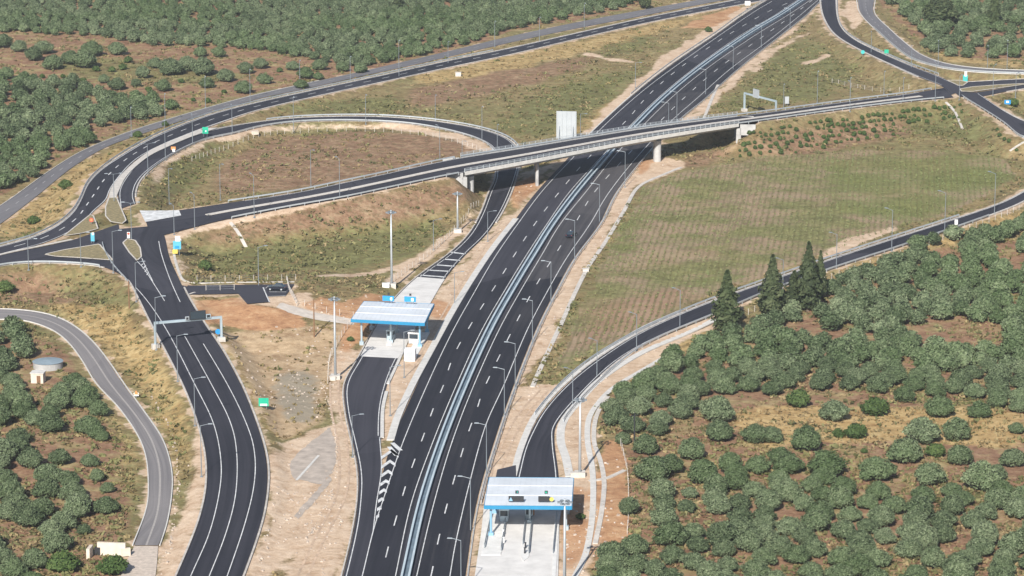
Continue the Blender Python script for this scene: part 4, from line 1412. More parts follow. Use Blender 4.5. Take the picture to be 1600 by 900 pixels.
# ------------------------------------------------------------------ toll canopies
def canopy(corners, H, label, cols, signs, fascia=0.62):
    """corners: px of roof top (front-left, front-right, back-right, back-left)"""
    P = [at(x, y, H) for x, y in corners]
    c = sum(P) / 4
    r = empty('toll_canopy', (c[0], c[1], 0))
    P = [p - np.array((c[0], c[1], 0)) for p in P]
    fl, fr, br, bl = P
    mb = MB()
    # gently pitched sheet roof with standing seams
    n = 6
    zo = [0.0, 0.10, 0.16, 0.16, 0.22, 0.12, 0.02]
    top = [[fl + (bl - fl) * i / n + (0, 0, zo[i]), fr + (br - fr) * i / n + (0, 0, zo[i])] for i in range(n + 1)]
    vs = [tuple(p) for rr in top for p in rr] + [tuple(p - (0, 0, 0.5)) for rr in top for p in rr]
    k = 2 * (n + 1)
    fs = []
    for i in range(n):
        a = 2 * i
        fs += [(a, a + 1, a + 3, a + 2), (k + a + 2, k + a + 3, k + a + 1, k + a)]
        fs += [(a + 2, k + a + 2, k + a, a), (a + 1, k + a + 1, k + a + 3, a + 3)]
    mb.add(vs, fs)
    roof = mb.build('roof', M['roofmetal'], r)
    sm = MB()
    for j in range(1, 16):
        f = j / 16
        for i in range(n):
            a = top[i][0] * (1 - f) + top[i][1] * f + (0, 0, 0.03)
            b_ = top[i + 1][0] * (1 - f) + top[i + 1][1] * f + (0, 0, 0.03)
            sm.tube(a, b_, 0.018, n=4)
    for i in (2, 4):
        sm.tube(top[i][0] + (0, 0, 0.04), top[i][1] + (0, 0, 0.04), 0.05, n=5)
    sm.build('roof_seams', M['roofmetal'], roof)
    for a, b_, nm in ((fl, fr, 'fascia'), (fr, br, 'fascia'), (br, bl, 'fascia'), (bl, fl, 'fascia')):
        d = (b_ - a) / np.linalg.norm(b_ - a)
        nrm = np.array((d[1], -d[0], 0)) * 0.12
        mb = MB()
        q = [a, b_, b_ + nrm, a + nrm]
        mb.prism([(p[0], p[1]) for p in q], H - fascia, H + 0.06)
        mb.build(nm, M['blue'], r)
    for u, v, kind in cols:
        p = (fl * (1 - u) + fr * u) * (1 - v) + (bl * (1 - u) + br * u) * v
        mb = MB()
        mb.tube((p[0], p[1], -0.1), (p[0], p[1], H - 0.5), 0.22, n=10)
        mb.box((p[0], p[1], 0.3), (0.9, 0.9, 0.8))
        mb.build('column', M[kind], r)
    yaw = math.atan2(fr[1] - fl[1], fr[0] - fl[0])
    ux, uy = math.cos(yaw), math.sin(yaw)
    for u, v, z, w, h, mt, extra in signs:
        p = (fl * (1 - u) + fr * u) * (1 - v) + (bl * (1 - u) + br * u) * v
        s = MB().box((p[0], p[1], z + h / 2), (w, 0.22, h), yaw).build('lane_sign', M[mt], r)
        for q_ in (-0.3, 0.3):
            MB().tube((p[0] + ux * w * q_, p[1] + uy * w * q_ + 0.1, H - 0.1), (p[0] + ux * w * q_, p[1] + uy * w * q_ + 0.1, z + 0.1), 0.06, n=5).build('bracket', M['pole'], s)
        e = MB()
        for (du, dz, ew, eh, em, rnd) in extra:
            q = (p[0] + ux * du + uy * 0.14, p[1] + uy * du - ux * 0.14, z + dz)
            if rnd == 3:
                m2 = MB()
                m2.add([(q[0] - ew / 2, q[1], q[2] - eh / 2), (q[0] + ew / 2, q[1], q[2] - eh / 2), (q[0], q[1], q[2] + eh / 2),
                        (q[0] - ew / 2, q[1] + .08, q[2] - eh / 2), (q[0] + ew / 2, q[1] + .08, q[2] - eh / 2), (q[0], q[1] + .08, q[2] + eh / 2)],
                       [(0, 1, 2), (5, 4, 3), (0, 3, 4, 1), (1, 4, 5, 2), (2, 5, 3, 0)])
            elif rnd:
                m2 = MB().tube(q, (q[0], q[1] + 0.1, q[2]), ew / 2, n=16)
            else:
                m2 = MB().box(q, (ew, 0.12, eh), yaw)
            m2.build('sign_face' if rnd or em == 'white' else 'signal_box', M[em], s)
    tag(r, label, 'toll canopy')
    return r, P, c


can_r = canopy([(757, 790), (893, 791), (896, 747), (765, 746)], 5.9,
               'wide pale toll canopy with blue fascia and dark lane signs, at the bottom',
               [(0.07, 0.06, 'paleblue'), (0.07, 0.85, 'paleblue'), (0.50, 0.5, 'steel_blue'), (0.93, 0.3, 'steel_blue'), (0.93, 0.85, 'steel_blue'), (0.5, 0.9, 'steel_blue')],
               [(0.36, 0.10, 6.2, 2.7, 0.95, 'dark', [(-0.95, 0.45, 0.7, 0.7, 'paleblue', 3), (0.15, 1.75, 0.6, 0.55, 'dark', 0), (0.15, 1.75, 0.32, 0.3, 'teal', 0)]),
                (0.68, 0.10, 6.2, 2.0, 0.95, 'dark', [(1.35, 0.45, 0.75, 0.7, 'yellow', 1), (0.4, 1.75, 0.6, 0.55, 'dark', 0), (0.4, 1.75, 0.34, 0.32, 'green', 0)])])
can_l = canopy([(549, 499), (663, 505), (678, 475), (569, 471)], 5.9,
               'pale toll canopy with two blue signs along its back edge, on the left ramp',
               [(0.12, 0.10, 'steel_blue'), (0.12, 0.9, 'steel_blue'), (0.50, 0.25, 'steel_blue'), (0.50, 0.8, 'steel_blue'), (0.92, 0.12, 'paleblue'), (0.92, 0.85, 'paleblue')],
               [(0.36, 0.93, 6.5, 2.6, 1.15, 'signblue', [(0.75, 0.55, 0.7, 0.7, 'white', 1), (0.1, 1.65, 0.45, 0.5, 'dark', 0)]),
                (0.67, 0.93, 6.5, 2.6, 1.15, 'signblue', [(0.55, 0.55, 0.55, 0.7, 'white', 0), (0.1, 1.65, 0.45, 0.5, 'dark', 0)])])


def toll_booth(px, py, w, d, h, yaw, label, shell='steel_blue'):
    p = on_ground(px, py)
    r = empty('toll_booth', (p[0], p[1], 0.18), R(yaw))
    mb = MB()
    mb.box((0, 0, 0.5), (w, d, 1.0)).box((0, 0, h - 0.2), (w + 0.3, d + 0.3, 0.3))
    for sx in (-1, 1):
        for sy in (-1, 1):
            mb.box((sx * (w / 2 - 0.06), sy * (d / 2 - 0.06), h / 2), (0.12, 0.12, h - 0.3))
    mb.build('cabin', M[shell], r)
    MB().box((0, 0, 1.0 + (h - 1.4) / 2), (w - 0.16, d - 0.16, h - 1.4)).build('window', M['glass'], r)
    tag(r, label, 'toll booth')


M['island_white'] = plain('island_concrete', (0.66, 0.66, 0.65), 0.8, 0, 0.10, 0.6)


def island(pts, label, h=0.18):
    P = [at(x, y, 0) for x, y in pts]
    a = sum(P[i][0] * P[(i + 1) % len(P)][1] - P[(i + 1) % len(P)][0] * P[i][1] for i in range(len(P)))
    if a < 0:
        P = P[::-1]
    mb = MB()
    mb.prism([(p[0], p[1]) for p in P], 0.0, h)
    return tag(mb.build('toll_island', M['island_white']), label, 'toll island')


def barrier(px, py, yaw, ln, label):
    p = on_ground(px, py)
    r = empty('barrier_gate', (p[0], p[1], 0.15), R(yaw))
    MB().box((0, 0, 0.55), (0.45, 0.4, 1.1)).build('housing', M['orange'], r)
    MB().box((ln / 2 + 0.2, 0, 0.95), (ln, 0.1, 0.12)).build('arm', M['white'], r)
    tag(r, label, 'barrier')


island([(823, 800), (833, 800), (829, 850), (826, 872), (818, 878), (813, 870), (817, 845)], 'narrow pale kerbed island between the two lanes of the lower toll plaza')
island([(762, 806), (793, 806), (785, 860), (782, 868), (752, 868), (757, 830)], 'broad white kerbed island at the left side of the lower toll plaza')
island([(866, 808), (874, 808), (868, 905), (862, 905)], 'long pale kerb island along the right side of the lower toll plaza')
def guide_rail(a, b_, label):
    A, Bq = at(*a, 0), at(*b_, 0)
    o = MB()
    d = Bq - A
    n = 6
    for i in range(n + 1):
        o.box((d[0] * i / n, d[1] * i / n, 0.35), (0.1, 0.1, 0.8))
    for z in (0.4, 0.72):
        o.tube((0, 0, z), (d[0], d[1], z), 0.07, n=5)
    r = o.build('guide_rail', M['pole'])
    r.location = (A[0], A[1], 0.16)
    tag(r, label, 'guide rail', 'guide rails of the lower toll plaza')


guide_rail((768, 806), (757, 858), 'dark guide rail on the outer left edge of the lower toll plaza')
guide_rail((791, 806), (783, 862), 'dark guide rail on the lane side of the broad white island')
guide_rail((822, 803), (817, 852), 'dark guide rail on the left side of the middle toll island')
guide_rail((832, 803), (826, 866), 'dark guide rail on the right side of the middle toll island')
guide_rail((870, 806), (864, 866), 'dark guide rail on the long kerb island of the lower plaza')
for k_, (x_, y_) in enumerate(((821, 858), (820, 866), (787, 850), (786, 838))):
    p_ = at(x_, y_, 0)
    r_ = MB().tube((0, 0, 0), (0, 0, 0.95), 0.16, 0.13, 10).tube((0, 0, 0.95), (0, 0, 1.05), 0.2, n=10).build('bollard', M['dark'] if k_ < 2 else M['white'])
    r_.location = (p_[0], p_[1], 0.18)
    tag(r_, ['dark bollard near the tip of the middle toll island', 'dark bollard at the very tip of the middle toll island', 'white bollard low on the broad white island', 'white bollard halfway along the broad white island'][k_], 'bollard')
flat_poly('service_bay', [(777, 734), (806, 727), (806.5, 745), (800, 749), (774, 749)], 0, M['asphalt'], lift=0.05)
toll_booth(827, 812, 1.3, 2.6, 2.5, -3, 'narrow grey toll booth on the middle island of the lower plaza')
toll_booth(788, 814, 1.6, 2.8, 2.4, -3, 'grey toll booth on the broad left island of the lower plaza')
barrier(833, 807, 0, 2.6, 'short white barrier arm at the middle island of the lower toll plaza')
barrier(794, 806, 0, 2.6, 'short white barrier arm at the left island of the lower toll plaza')
island([(603, 540), (612, 540), (618, 515), (610, 515)], 'narrow kerbed island between the lanes under the left toll canopy')
island([(634, 560), (650, 560), (672, 520), (655, 520)], 'kerbed island on the motorway side of the left toll canopy')
toll_booth(611, 532, 1.4, 2.6, 2.4, -10, 'grey toll booth between the lanes under the left toll canopy')
toll_booth(648, 536, 2.2, 2.4, 2.5, -10, 'white toll booth on the outer island of the left plaza', 'white')


def detail_box(name, px, py, w, d, h, yaw, mat, label, cat, lid=None, door=True, z=None):
    p = on_ground(px, py)
    r = empty(name, tuple(p), R(yaw))
    MB().box((0, 0, h / 2), (w, d, h)).build('casing', M[mat], r)
    MB().box((0, 0, h + 0.05), (w + 0.16, d + 0.16, 0.12)).build('lid', M[lid or mat], r)
    if door:
        MB().box((0, -d / 2 - 0.02, h * 0.48), (w * 0.6, 0.04, h * 0.8)).build('door', M['steel'], r)
    tag(r, label, cat)


detail_box('equipment_cabinet', 641, 563, 2.3, 1.8, 2.5, -8, 'white', 'white equipment cabinet in front of the left toll canopy', 'cabinet')
detail_box('switch_box', 603, 449, 1.6, 1.0, 0.9, 0, 'white', 'small white switch box at the foot of the mast behind the left canopy', 'cabinet', door=False)
detail_box('switch_box', 520, 594, 1.2, 1.0, 0.8, 0, 'white_conc', 'small pale box beside the mast left of the left toll canopy', 'cabinet', door=False)
detail_box('switch_box', 896, 745, 1.0, 1.0, 0.8, 0, 'white_conc', 'small pale box beside the mast behind the lower toll canopy', 'cabinet', door=False)
detail_box('concrete_shaft', 716, 119, 1.8, 1.4, 1.2, 0, 'white_conc', 'small white concrete shaft alone in the dry field below the far link road', 'shaft', door=False)
detail_box('concrete_shaft', 398, 210, 2.0, 1.4, 0.9, 20, 'plaster', 'small sandy concrete drain shaft at the inner edge of the loop', 'shaft', door=False)
detail_box('concrete_shaft', 915, 424, 1.4, 1.2, 0.6, 5, 'white_conc', 'small white shaft where the ditch right of the motorway bends', 'shaft', door=False)


# ------------------------------------------------------------------ gantries
def gantry(a, b_, H, label, panels, mat='steel_blue'):
    """a,b_: px of the two feet"""
    A, Bq = on_ground(*a), on_ground(*b_)
    z0 = max(A[2], Bq[2])
    r = empty('sign_gantry', tuple(A))
    d = Bq - A
    ln = math.hypot(d[0], d[1])
    yaw = math.atan2(d[1], d[0])
    zt = z0 - A[2] + H
    for p in ((0, 0, 0), (d[0], d[1], d[2])):
        MB().box((p[0], p[1], p[2] + 0.35), (1.5, 1.3, 1.1), yaw).build('foot_block', M['white_conc'], r)
        MB().box((p[0], p[1], (p[2] + zt) / 2), (0.45, 0.45, zt - p[2]), yaw).build('leg', M[mat], r)
    mb = MB()
    mb.box((d[0] / 2, d[1] / 2, zt), (ln + 0.4, 0.42, 0.5), yaw)
    mb.build('beam', M[mat], r)
    for f, w, h, dz, mt, face in panels:
        c = (d[0] * f + 0.4 * math.sin(yaw), d[1] * f - 0.4 * math.cos(yaw), zt + dz)
        pn = MB().box(c, (w, 0.3, h), yaw).build('sign_panel', M[mt], r)
        if face:
            MB().box((c[0] + 0.17 * math.sin(yaw), c[1] - 0.17 * math.cos(yaw), c[2]), (w - 0.3, 0.05, h - 0.3), yaw).build('face', M[face], pn)
    tag(r, label, 'sign gantry')


gantry((243, 544), (346, 533), 5.3, 'pale blue overhead gantry with a dark message panel over the south ramp',
       [(0.64, 3.5, 1.9, 1.0, 'dark', 'glass'), (0.48, 0.8, 0.8, 0.5, 'steel', 'dark'), (0.80, 1.0, 0.9, 0.6, 'steel_blue', 'dark')])
gantry((1163, 174), (1212, 187), 5.6, 'pale blue gantry with a grey panel over the overpass road right of the motorway',
       [(0.40, 2.9, 2.6, 0.9, 'steel', None)])


# ------------------------------------------------------------------ signs
def sign(name, px, py, parts, label, cat='road sign', yaw=0.0, posts=2, group=None):
    """parts: (material, shape, dx, z, w, h)"""
    p = on_ground(px, py)
    r = empty(name, tuple(p), R(yaw))
    top = max(q[3] for q in parts)
    wmax = max(q[4] for q in parts)
    for k in range(posts):
        x = 0 if posts == 1 else (k - 0.5) * wmax * 0.55
        MB().tube((x, 0.08, -0.2), (x, 0.08, top), 0.06, n=6).build('post', M['pole'], r)
    for i, (mt, shp, dx, z, w, h) in enumerate(parts):
        y = -0.02 - 0.035 * i
        mb = MB()
        if shp == 'disc':
            mb.tube((dx, y, z), (dx, y + 0.03, z), w / 2, n=18)
        elif shp == 'tri':
            mb.add([(dx - w / 2, y, z - h / 2), (dx + w / 2, y, z - h / 2), (dx, y, z + h / 2), (dx - w / 2, y + .03, z - h / 2), (dx + w / 2, y + .03, z - h / 2), (dx, y + .03, z + h / 2)],
                   [(0, 1, 2), (5, 4, 3), (0, 3, 4, 1), (1, 4, 5, 2), (2, 5, 3, 0)])
        else:
            mb.box((dx, y, z), (w, 0.03, h))
        mb.build('sign_board' if shp == 'box' else 'sign_disc' if shp == 'disc' else 'sign_triangle', M[mt], r)
    tag(r, label, cat, group)


sign('direction_sign', 321, 215, [('green', 'box', 0, 2.1, 1.7, 1.9), ('white', 'box', 0.15, 1.9, 0.35, 0.35)], 'green direction sign at the tip of the white median strip by the loop')
sign('warning_sign', 271, 241, [('orange', 'box', 0, 1.7, 1.3, 0.9), ('white', 'box', 0.1, 1.1, 0.7, 0.8)], 'small orange and white sign on the inner verge of the loop ramp', posts=1)
sign('traffic_sign', 143, 353, [('red', 'disc', 0, 1.5, 1.1, 1.1), ('orange', 'disc', 0, 1.5, 0.6, 0.6)], 'round red sign on the upper triangular island of the left junction', posts=1)
sign('traffic_sign', 201, 373, [('white', 'box', 0, 0.9, 0.7, 1.5), ('red', 'disc', 0, 1.25, 0.6, 0.6)], 'red and white sign at the top of the teardrop island', posts=1)
sign('direction_sign', 145, 381, [('cyan', 'box', 0, 1.7, 0.9, 2.1), ('white', 'box', 0.1, 2.5, 0.5, 0.6)], 'narrow turquoise sign on the lower triangular island of the left junction')
sign('direction_sign', 277, 399, [('cyan', 'box', 0, 2.5, 1.9, 2.0), ('signblue', 'box', 0, 2.0, 1.0, 0.6), ('yellow', 'box', -0.5, 0.95, 1.2, 1.0), ('white', 'box', 0.2, 4.1, 1.2, 1.3)], 'stacked white, blue and yellow signs at the head of the south ramp')
sign('direction_sign', 412, 638, [('green', 'box', 0, 1.3, 2.0, 1.7), ('white', 'box', 0, 0.75, 1.4, 0.4)], 'green exit sign with white strip on the right verge of the south ramp')
sign('traffic_sign', 1348, 87, [('teal', 'disc', 0, 1.2, 1.3, 1.3)], 'small teal round sign on the verge of the north ramp', posts=1)
sign('direction_sign', 1385, 86, [('green', 'box', 0, 1.2, 1.4, 1.3)], 'small green sign in the grass between north ramp and local road')
sign('direction_sign', 1508, 130, [('teal', 'box', 0, 1.6, 1.5, 2.0), ('white', 'box', 0.1, 3.0, 0.8, 1.6)], 'teal and white sign on the island of the right junction')
sign('traffic_sign', 1574, 167, [('signblue', 'box', 0, 1.4, 1.9, 1.3), ('white', 'box', 0, 1.5, 0.8, 0.6)], 'blue and white sign by the verge at the far right junction')
sign('information_board', 1229, 166, [('steel', 'box', 0, 1.9, 1.4, 2.2)], 'pale grey board beside the overpass gantry on the right')
sign('traffic_sign', 1494, 352, [('white', 'box', 0, 0.8, 0.8, 1.3)], 'small white board at the upper edge of the curving toll ramp', posts=1)
sign('warning_sign', 213, 622, [('white', 'box', 0, 0.8, 1.0, 0.7), ('orange', 'tri', 0, 1.2, 1.0, 0.9)], 'orange and white warning sign on the verge of the old country road', posts=1)
sign('traffic_sign', 341, 528, [('signblue', 'disc', 0, 1.4, 1.2, 1.2)], 'round blue sign beneath the right end of the south ramp gantry', posts=1)
sign('information_board', 1168, 16, [('white', 'box', 0, 2.6, 2.0, 1.6)], 'white board near the top edge between link road and motorway')

p = on_ground(885, 224)
r = empty('billboard', tuple(p), R(-8))
bh = 8.0
pn = MB().box((0, 0, 1.4 + bh / 2), (5.8, 0.25, bh)).build('panel', M['steel'], r)
mb = MB()
for k in range(5):
    mb.box((-2.6 + k * 1.3, -0.2, 1.4 + bh / 2), (0.16, 0.16, bh))
mb.build('ribs', M['steel'], pn)
for k in (-2, 2):
    MB().box((k, 0.25, 2.5), (0.28, 0.28, 5.0)).build('leg', M['pole'], r)
for k in (-2, 2):
    MB().tube((k, -2.2, 0), (k, -0.1, 5.0), 0.09, n=6).build('brace', M['pole'], r)
tag(r, 'big pale grey sign board seen from behind, standing just beyond the overpass', 'billboard')


# ------------------------------------------------------------------ cars
def car(px, py, yaw, label, zoff=0.0):
    p = on_ground(px, py)
    r = empty('car', (p[0], p[1], p[2] + 0.16 + zoff), R(yaw))
    prof = [(-2.1, 0.35), (-2.12, 0.75), (-1.95, 0.95), (-1.1, 1.0), (0.75, 0.98), (1.85, 0.82), (2.1, 0.62), (2.1, 0.35)]
    mb = MB()

    def shell(profile, w0, w1):
        n = len(profile)
        zs = [q[1] for q in profile]
        vs = []
        for s_ in (-1, 1):
            for x, z in profile:
                f = (z - min(zs)) / (max(zs) - min(zs) + 1e-6)
                vs.append((x, s_ * (w0 + (w1 - w0) * f), z))
        fs = [tuple(range(n)), tuple(range(2 * n - 1, n - 1, -1))] + [(i, n + i, n + (i + 1) % n, (i + 1) % n) for i in range(n)]
        mb.add(vs, fs)
    shell(prof, 0.86, 0.80)
    body = mb.build('body', M['carpaint'], r)
    mb = MB()
    shell([(-1.75, 0.96), (-1.25, 1.42), (0.15, 1.44), (0.95, 0.96)], 0.78, 0.62)
    mb.build('cabin_glass', M['glass'], r)
    mb = MB()
    shell([(-1.28, 1.425), (-1.2, 1.47), (0.08, 1.49), (0.2, 1.445)], 0.64, 0.60)
    mb.build('roof', M['carpaint'], r)
    for x in (-1.3, 1.3):
        for s_ in (-1, 1):
            w = MB().tube((x, s_ * 0.72, 0.32), (x, s_ * 0.90, 0.32), 0.32, n=14).build('wheel', M['tyre'], r)
            MB().tube((x, s_ * 0.89, 0.32), (x, s_ * 0.915, 0.32), 0.19, n=10).build('rim', M['steel'], w)
    for s_ in (-1, 1):
        MB().box((2.08, s_ * 0.6, 0.66), (0.08, 0.32, 0.14)).build('headlight', M['white'], r)
        MB().box((-2.10, s_ * 0.68, 0.80), (0.06, 0.16, 0.10)).build('tail_light', M['red'], r)
    tag(r, label, 'car')


car(893, 371, 70, 'dark car driving up the northbound motorway lanes below the overpass')
car(432, 455, 172, 'dark car parked in the small yard above the left toll canopy', 0.15)


# ------------------------------------------------------------------ tank, shed, culvert, poles
p = on_ground(75, 574)
r = empty('water_tank', tuple(p))
MB().tube((0, 0, -0.3), (0, 0, 1.35), 3.1, n=40).build('wall', M['concrete2'], r)
mb = MB()
vs = [(0, 0, 1.75)]
for k in range(40):
    a = 2 * math.pi * k / 40
    vs.append((3.25 * math.cos(a), 3.25 * math.sin(a), 1.38))
mb.add(vs, [(0, 1 + k, 1 + (k + 1) % 40) for k in range(40)])
mb.build('cover', M['rooftile'], r)
tag(r, 'round grey water tank with a flat conical cover among the left olives', 'water tank')
p = on_ground(60, 597)
r = empty('brick_shed', tuple(p), R(-6))
MB().box((0, 0, 1.05), (2.6, 2.2, 2.1)).build('wall', M['plaster'], r)
MB().box((0, 0, 2.18), (2.9, 2.5, 0.16)).build('roof', M['concrete'], r)
MB().box((0.35, -1.11, 0.85), (0.8, 0.06, 1.6)).build('door', M['wood'], r)
tag(r, 'tiny cream pump shed with a brown door in front of the water tank', 'shed')

A, Bq = at(141, 871, 0), at(194, 873, 0)
r = empty('culvert_headwall', tuple(A))
mb = MB()
d = Bq - A
yaw = math.atan2(d[1], d[0])
ln = math.hypot(d[0], d[1])
cx, cy = d[0] / 2, d[1] / 2
mb.box((cx + 0.6, cy + 1.6, 1.15), (ln - 1.0, 0.5, 2.3), yaw)
mb.build('front_wall', M['plaster'], r)
MB().box((-0.1, 0.3, 0.9), (0.6, 2.6, 1.8), yaw).build('wing_wall', M['plaster'], r)
MB().box((ln + 0.1, 0.9, 0.7), (1.5, 0.5, 1.4), yaw + 0.5).build('wing_wall', M['plaster'], r)
MB().box((1.1, 1.31, 0.7), (1.0, 0.12, 1.4), yaw).build('opening', M['dark'], r)
tag(r, 'pale concrete culvert headwall beside the gravel track at the lower left', 'culvert wall')


def utility_pole(bx, by, ty, mat, label, cross=True):
    p = on_ground(bx, by)
    h = (by - ty) / (0.965 * scale_at(by))
    r = empty('utility_pole', tuple(p))
    MB().tube((0, 0, -0.3), (0, 0, h), 0.17, 0.11, 8).build('pole', M[mat], r)
    if cross:
        MB().box((0, 0, h - 0.5), (1.5, 0.12, 0.14), R(25)).build('crossarm', M[mat], r)
    tag(r, label, 'utility pole')


utility_pole(491, 527, 468, 'wood', 'brown wooden pole standing on the red soil left of the toll canopy', False)
utility_pole(202, 482, 440, 'wood', 'short rusty pole on the bank beside the south ramp bend', False)
utility_pole(991, 706, 645, 'dark', 'dark pole standing among the olive trees right of the toll ramp')


# ------------------------------------------------------------------ fences
def fence(pts, step, label, h=1.5, mat='kerbstone', rails=False):
    P = resample(catmull([on_ground(x, y) for x, y in pts], 1.0), step)
    for i in range(len(P)):
        P[i, 2] = ground_z(P[i, 0], P[i, 1])
    r = empty('fence', tuple(P[0]))
    me = MB().box((0, 0, h / 2 - 0.15), (0.10, 0.10, h + 0.3)).mesh('post', M[mat])
    for p in P:
        o = link(bpy.data.objects.new('post', me), r)
        o.location = tuple(p - P[0])
    mb = MB()
    for i in range(len(P) - 1):
        for z in ((0.5, 1.0, h - 0.1) if rails else (0.4, 0.9, h - 0.15)):
            mb.tube(P[i] - P[0] + (0, 0, z), P[i + 1] - P[0] + (0, 0, z), 0.03 if rails else 0.012, n=3)
    mb.build('rail' if rails else 'wire', M['steel'], r)
    tag(r, label, 'fence')


fence([(1160, 25), (1180, 12), (1205, -4)], 1.5, 'pale railing on the left edge of the motorway at the top of the picture', 1.2, rails=True)
fence([(300, 252), (340, 238), (380, 222), (430, 211), (500, 206), (580, 206), (650, 211), (700, 220), (740, 232), (760, 242)], 2.8, 'wire fence with pale posts round the inside of the loop')
fence([(308, 440), (350, 440), (400, 439), (462, 438)], 3.0, 'white post fence behind the small parking yard')
fence([(322, 455), (340, 455), (366, 454)], 2.6, 'short white gate fence in front of the small parking yard', rails=True)
fence([(448, 440), (452, 455), (458, 466), (464, 478)], 1.7, 'white fence on the right side of the parking yard', rails=True)
fence([(476, 478), (505, 488), (530, 493), (552, 497)], 2.6, 'white post fence along the footpath towards the left toll canopy')
fence([(610, 442), (645, 418), (672, 398), (700, 372), (725, 345), (748, 322)], 3.0, 'wire fence with pale posts along the bank left of the toll ramp')
fence([(512, 600), (516, 560), (535, 525), (548, 508)], 3.0, 'wire fence left of the mast at the left toll plaza')
fence([(968, 690), (980, 740), (982, 800), (980, 835)], 3.2, 'pale post fence at the edge of the olive grove near the lower toll plaza')
fence([(1130, 512), (1200, 478), (1290, 440), (1330, 425), (1420, 395), (1500, 365), (1560, 342), (1610, 322)], 3.2, 'wire fence with pale posts between the toll ramp and the olive grove')
fence([(1300, 130), (1360, 142), (1420, 139)], 3.0, 'low wire fence in the triangle field below the north ramp')


# ------------------------------------------------------------------ vegetation
def quads_mesh(name, V, tone, mat, extra=None):
    """V: (n,4,3) quads; tone per quad. extra: (verts (m,3), tris (k,3), tone) solid core"""
    n = len(V)
    vs = V.reshape(-1, 3)
    me = bpy.data.meshes.new(name)
    nv = len(vs)
    loops = np.arange(4 * n, dtype=np.int32)
    starts = np.arange(0, 4 * n, 4, dtype=np.int32)
    t = np.repeat(tone, 4)
    if extra is not None:
        ev, et, etone = extra
        loops = np.concatenate((loops, (et + nv).ravel().astype(np.int32)))
        starts = np.concatenate((starts, 4 * n + np.arange(0, 3 * len(et), 3, dtype=np.int32)))
        vs = np.concatenate((vs, ev))
        t = np.concatenate((t, etone))
    me.vertices.add(len(vs))
    me.vertices.foreach_set('co', vs.astype(np.float32).ravel())
    me.loops.add(len(loops))
    me.loops.foreach_set('vertex_index', loops)
    me.polygons.add(len(starts))
    me.polygons.foreach_set('loop_start', starts)
    me.update(calc_edges=True)
    a = me.attributes.new('tone', 'FLOAT', 'POINT')
    a.data.foreach_set('value', np.clip(t, 0, 1).astype(np.float32))
    me.materials.append(mat)
    return me


import bmesh
_b = bmesh.new()
bmesh.ops.create_icosphere(_b, subdivisions=2, radius=1.0)
ICO_V = np.array([v.co[:] for v in _b.verts])
ICO_F = np.array([[v.index for v in f.verts] for f in _b.faces])
_b.free()


def leaf_quads(P, Nrm, size, rng, aspect=0.6):
    n = len(P)
    d = Nrm + rng.normal(0, 0.46, (n, 3))
    d /= np.linalg.norm(d, axis=1)[:, None]
    u = np.cross(d, rng.normal(0, 1, (n, 3)))
    u /= np.linalg.norm(u, axis=1)[:, None] + 1e-9
    w = np.cross(d, u)
    s = size * rng.uniform(0.6, 1.3, (n, 1))
    a, b = u * s, w * s * aspect
    return np.stack((P - a * 0.5 - b * 0.35, P + a * 0.5 - b * 0.5, P + a * 0.6 + b * 0.4, P - a * 0.4 + b * 0.5), 1)


def crown(seed, Rr, Hh, nl, leaves, leaf, base=0.25):
    """rounded, lobed crown: leaf sprays over a handful of lobes, with a leafy core inside"""
    rng = np.random.default_rng(seed)
    cs, rs = [np.array((0, 0, Hh * 0.5))], [Rr * 0.76]
    for k in range(nl):
        a = 2 * math.pi * (k + rng.uniform(-0.4, 0.4)) / nl
        rad = Rr * rng.uniform(0.52, 0.74)
        cs.append(np.array((rad * math.cos(a), rad * math.sin(a), Hh * rng.uniform(0.30, 0.58))))
        rs.append(Rr * rng.uniform(0.24, 0.37))
    for k in range(nl - 2):
        a = rng.uniform(0, 6.28)
        rad = Rr * rng.uniform(0.05, 0.5)
        cs.append(np.array((rad * math.cos(a), rad * math.sin(a), Hh * (0.88 - 0.5 * (rad / Rr) ** 1.5) * rng.uniform(0.88, 1.0))))
        rs.append(Rr * rng.uniform(0.22, 0.34))
    cs, rs = np.array(cs), np.array(rs)
    sq = np.array((1, 1, min(1.0, Hh / (2.0 * Rr) * 1.15)))
    Pl, Nl, T = [], [], []
    ev, et, etn = [], [], []
    nv = 0
    tot = np.sum(rs ** 2)
    for i in range(len(cs)):
        m = int(leaves * rs[i] ** 2 / tot)
        d = rng.normal(0, 1, (m, 3))
        d /= np.linalg.norm(d, axis=1)[:, None]
        p = cs[i] + d * sq * rs[i] * rng.uniform(0.80, 1.12, (m, 1))
        keep = p[:, 2] > base * Hh * 0.5
        for j in range(len(cs)):
            if j != i:
                keep &= np.sum(((p - cs[j]) / sq) ** 2, 1) > (0.80 * rs[j]) ** 2
        p, d = p[keep], d[keep]
        Pl.append(p)
        Nl.append(d + (0, 0, 0.35))
        T.append(np.full(len(p), rng.uniform(-0.12, 0.12)) + rng.normal(0, 0.17, len(p)))
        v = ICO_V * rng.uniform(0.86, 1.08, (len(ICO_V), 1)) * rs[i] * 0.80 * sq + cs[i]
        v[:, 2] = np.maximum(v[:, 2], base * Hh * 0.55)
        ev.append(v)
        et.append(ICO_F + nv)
        etn.append(rng.uniform(0.0, 0.25, len(v)))  # core toned darker than the leaves: shade inside the crown put into colour
        nv += len(v)
    P, Nn, T = np.concatenate(Pl), np.concatenate(Nl), np.concatenate(T)
    Nn /= np.linalg.norm(Nn, axis=1)[:, None]
    return leaf_quads(P, Nn, leaf, rng), 0.5 + T, (np.concatenate(ev), np.concatenate(et), np.concatenate(etn))


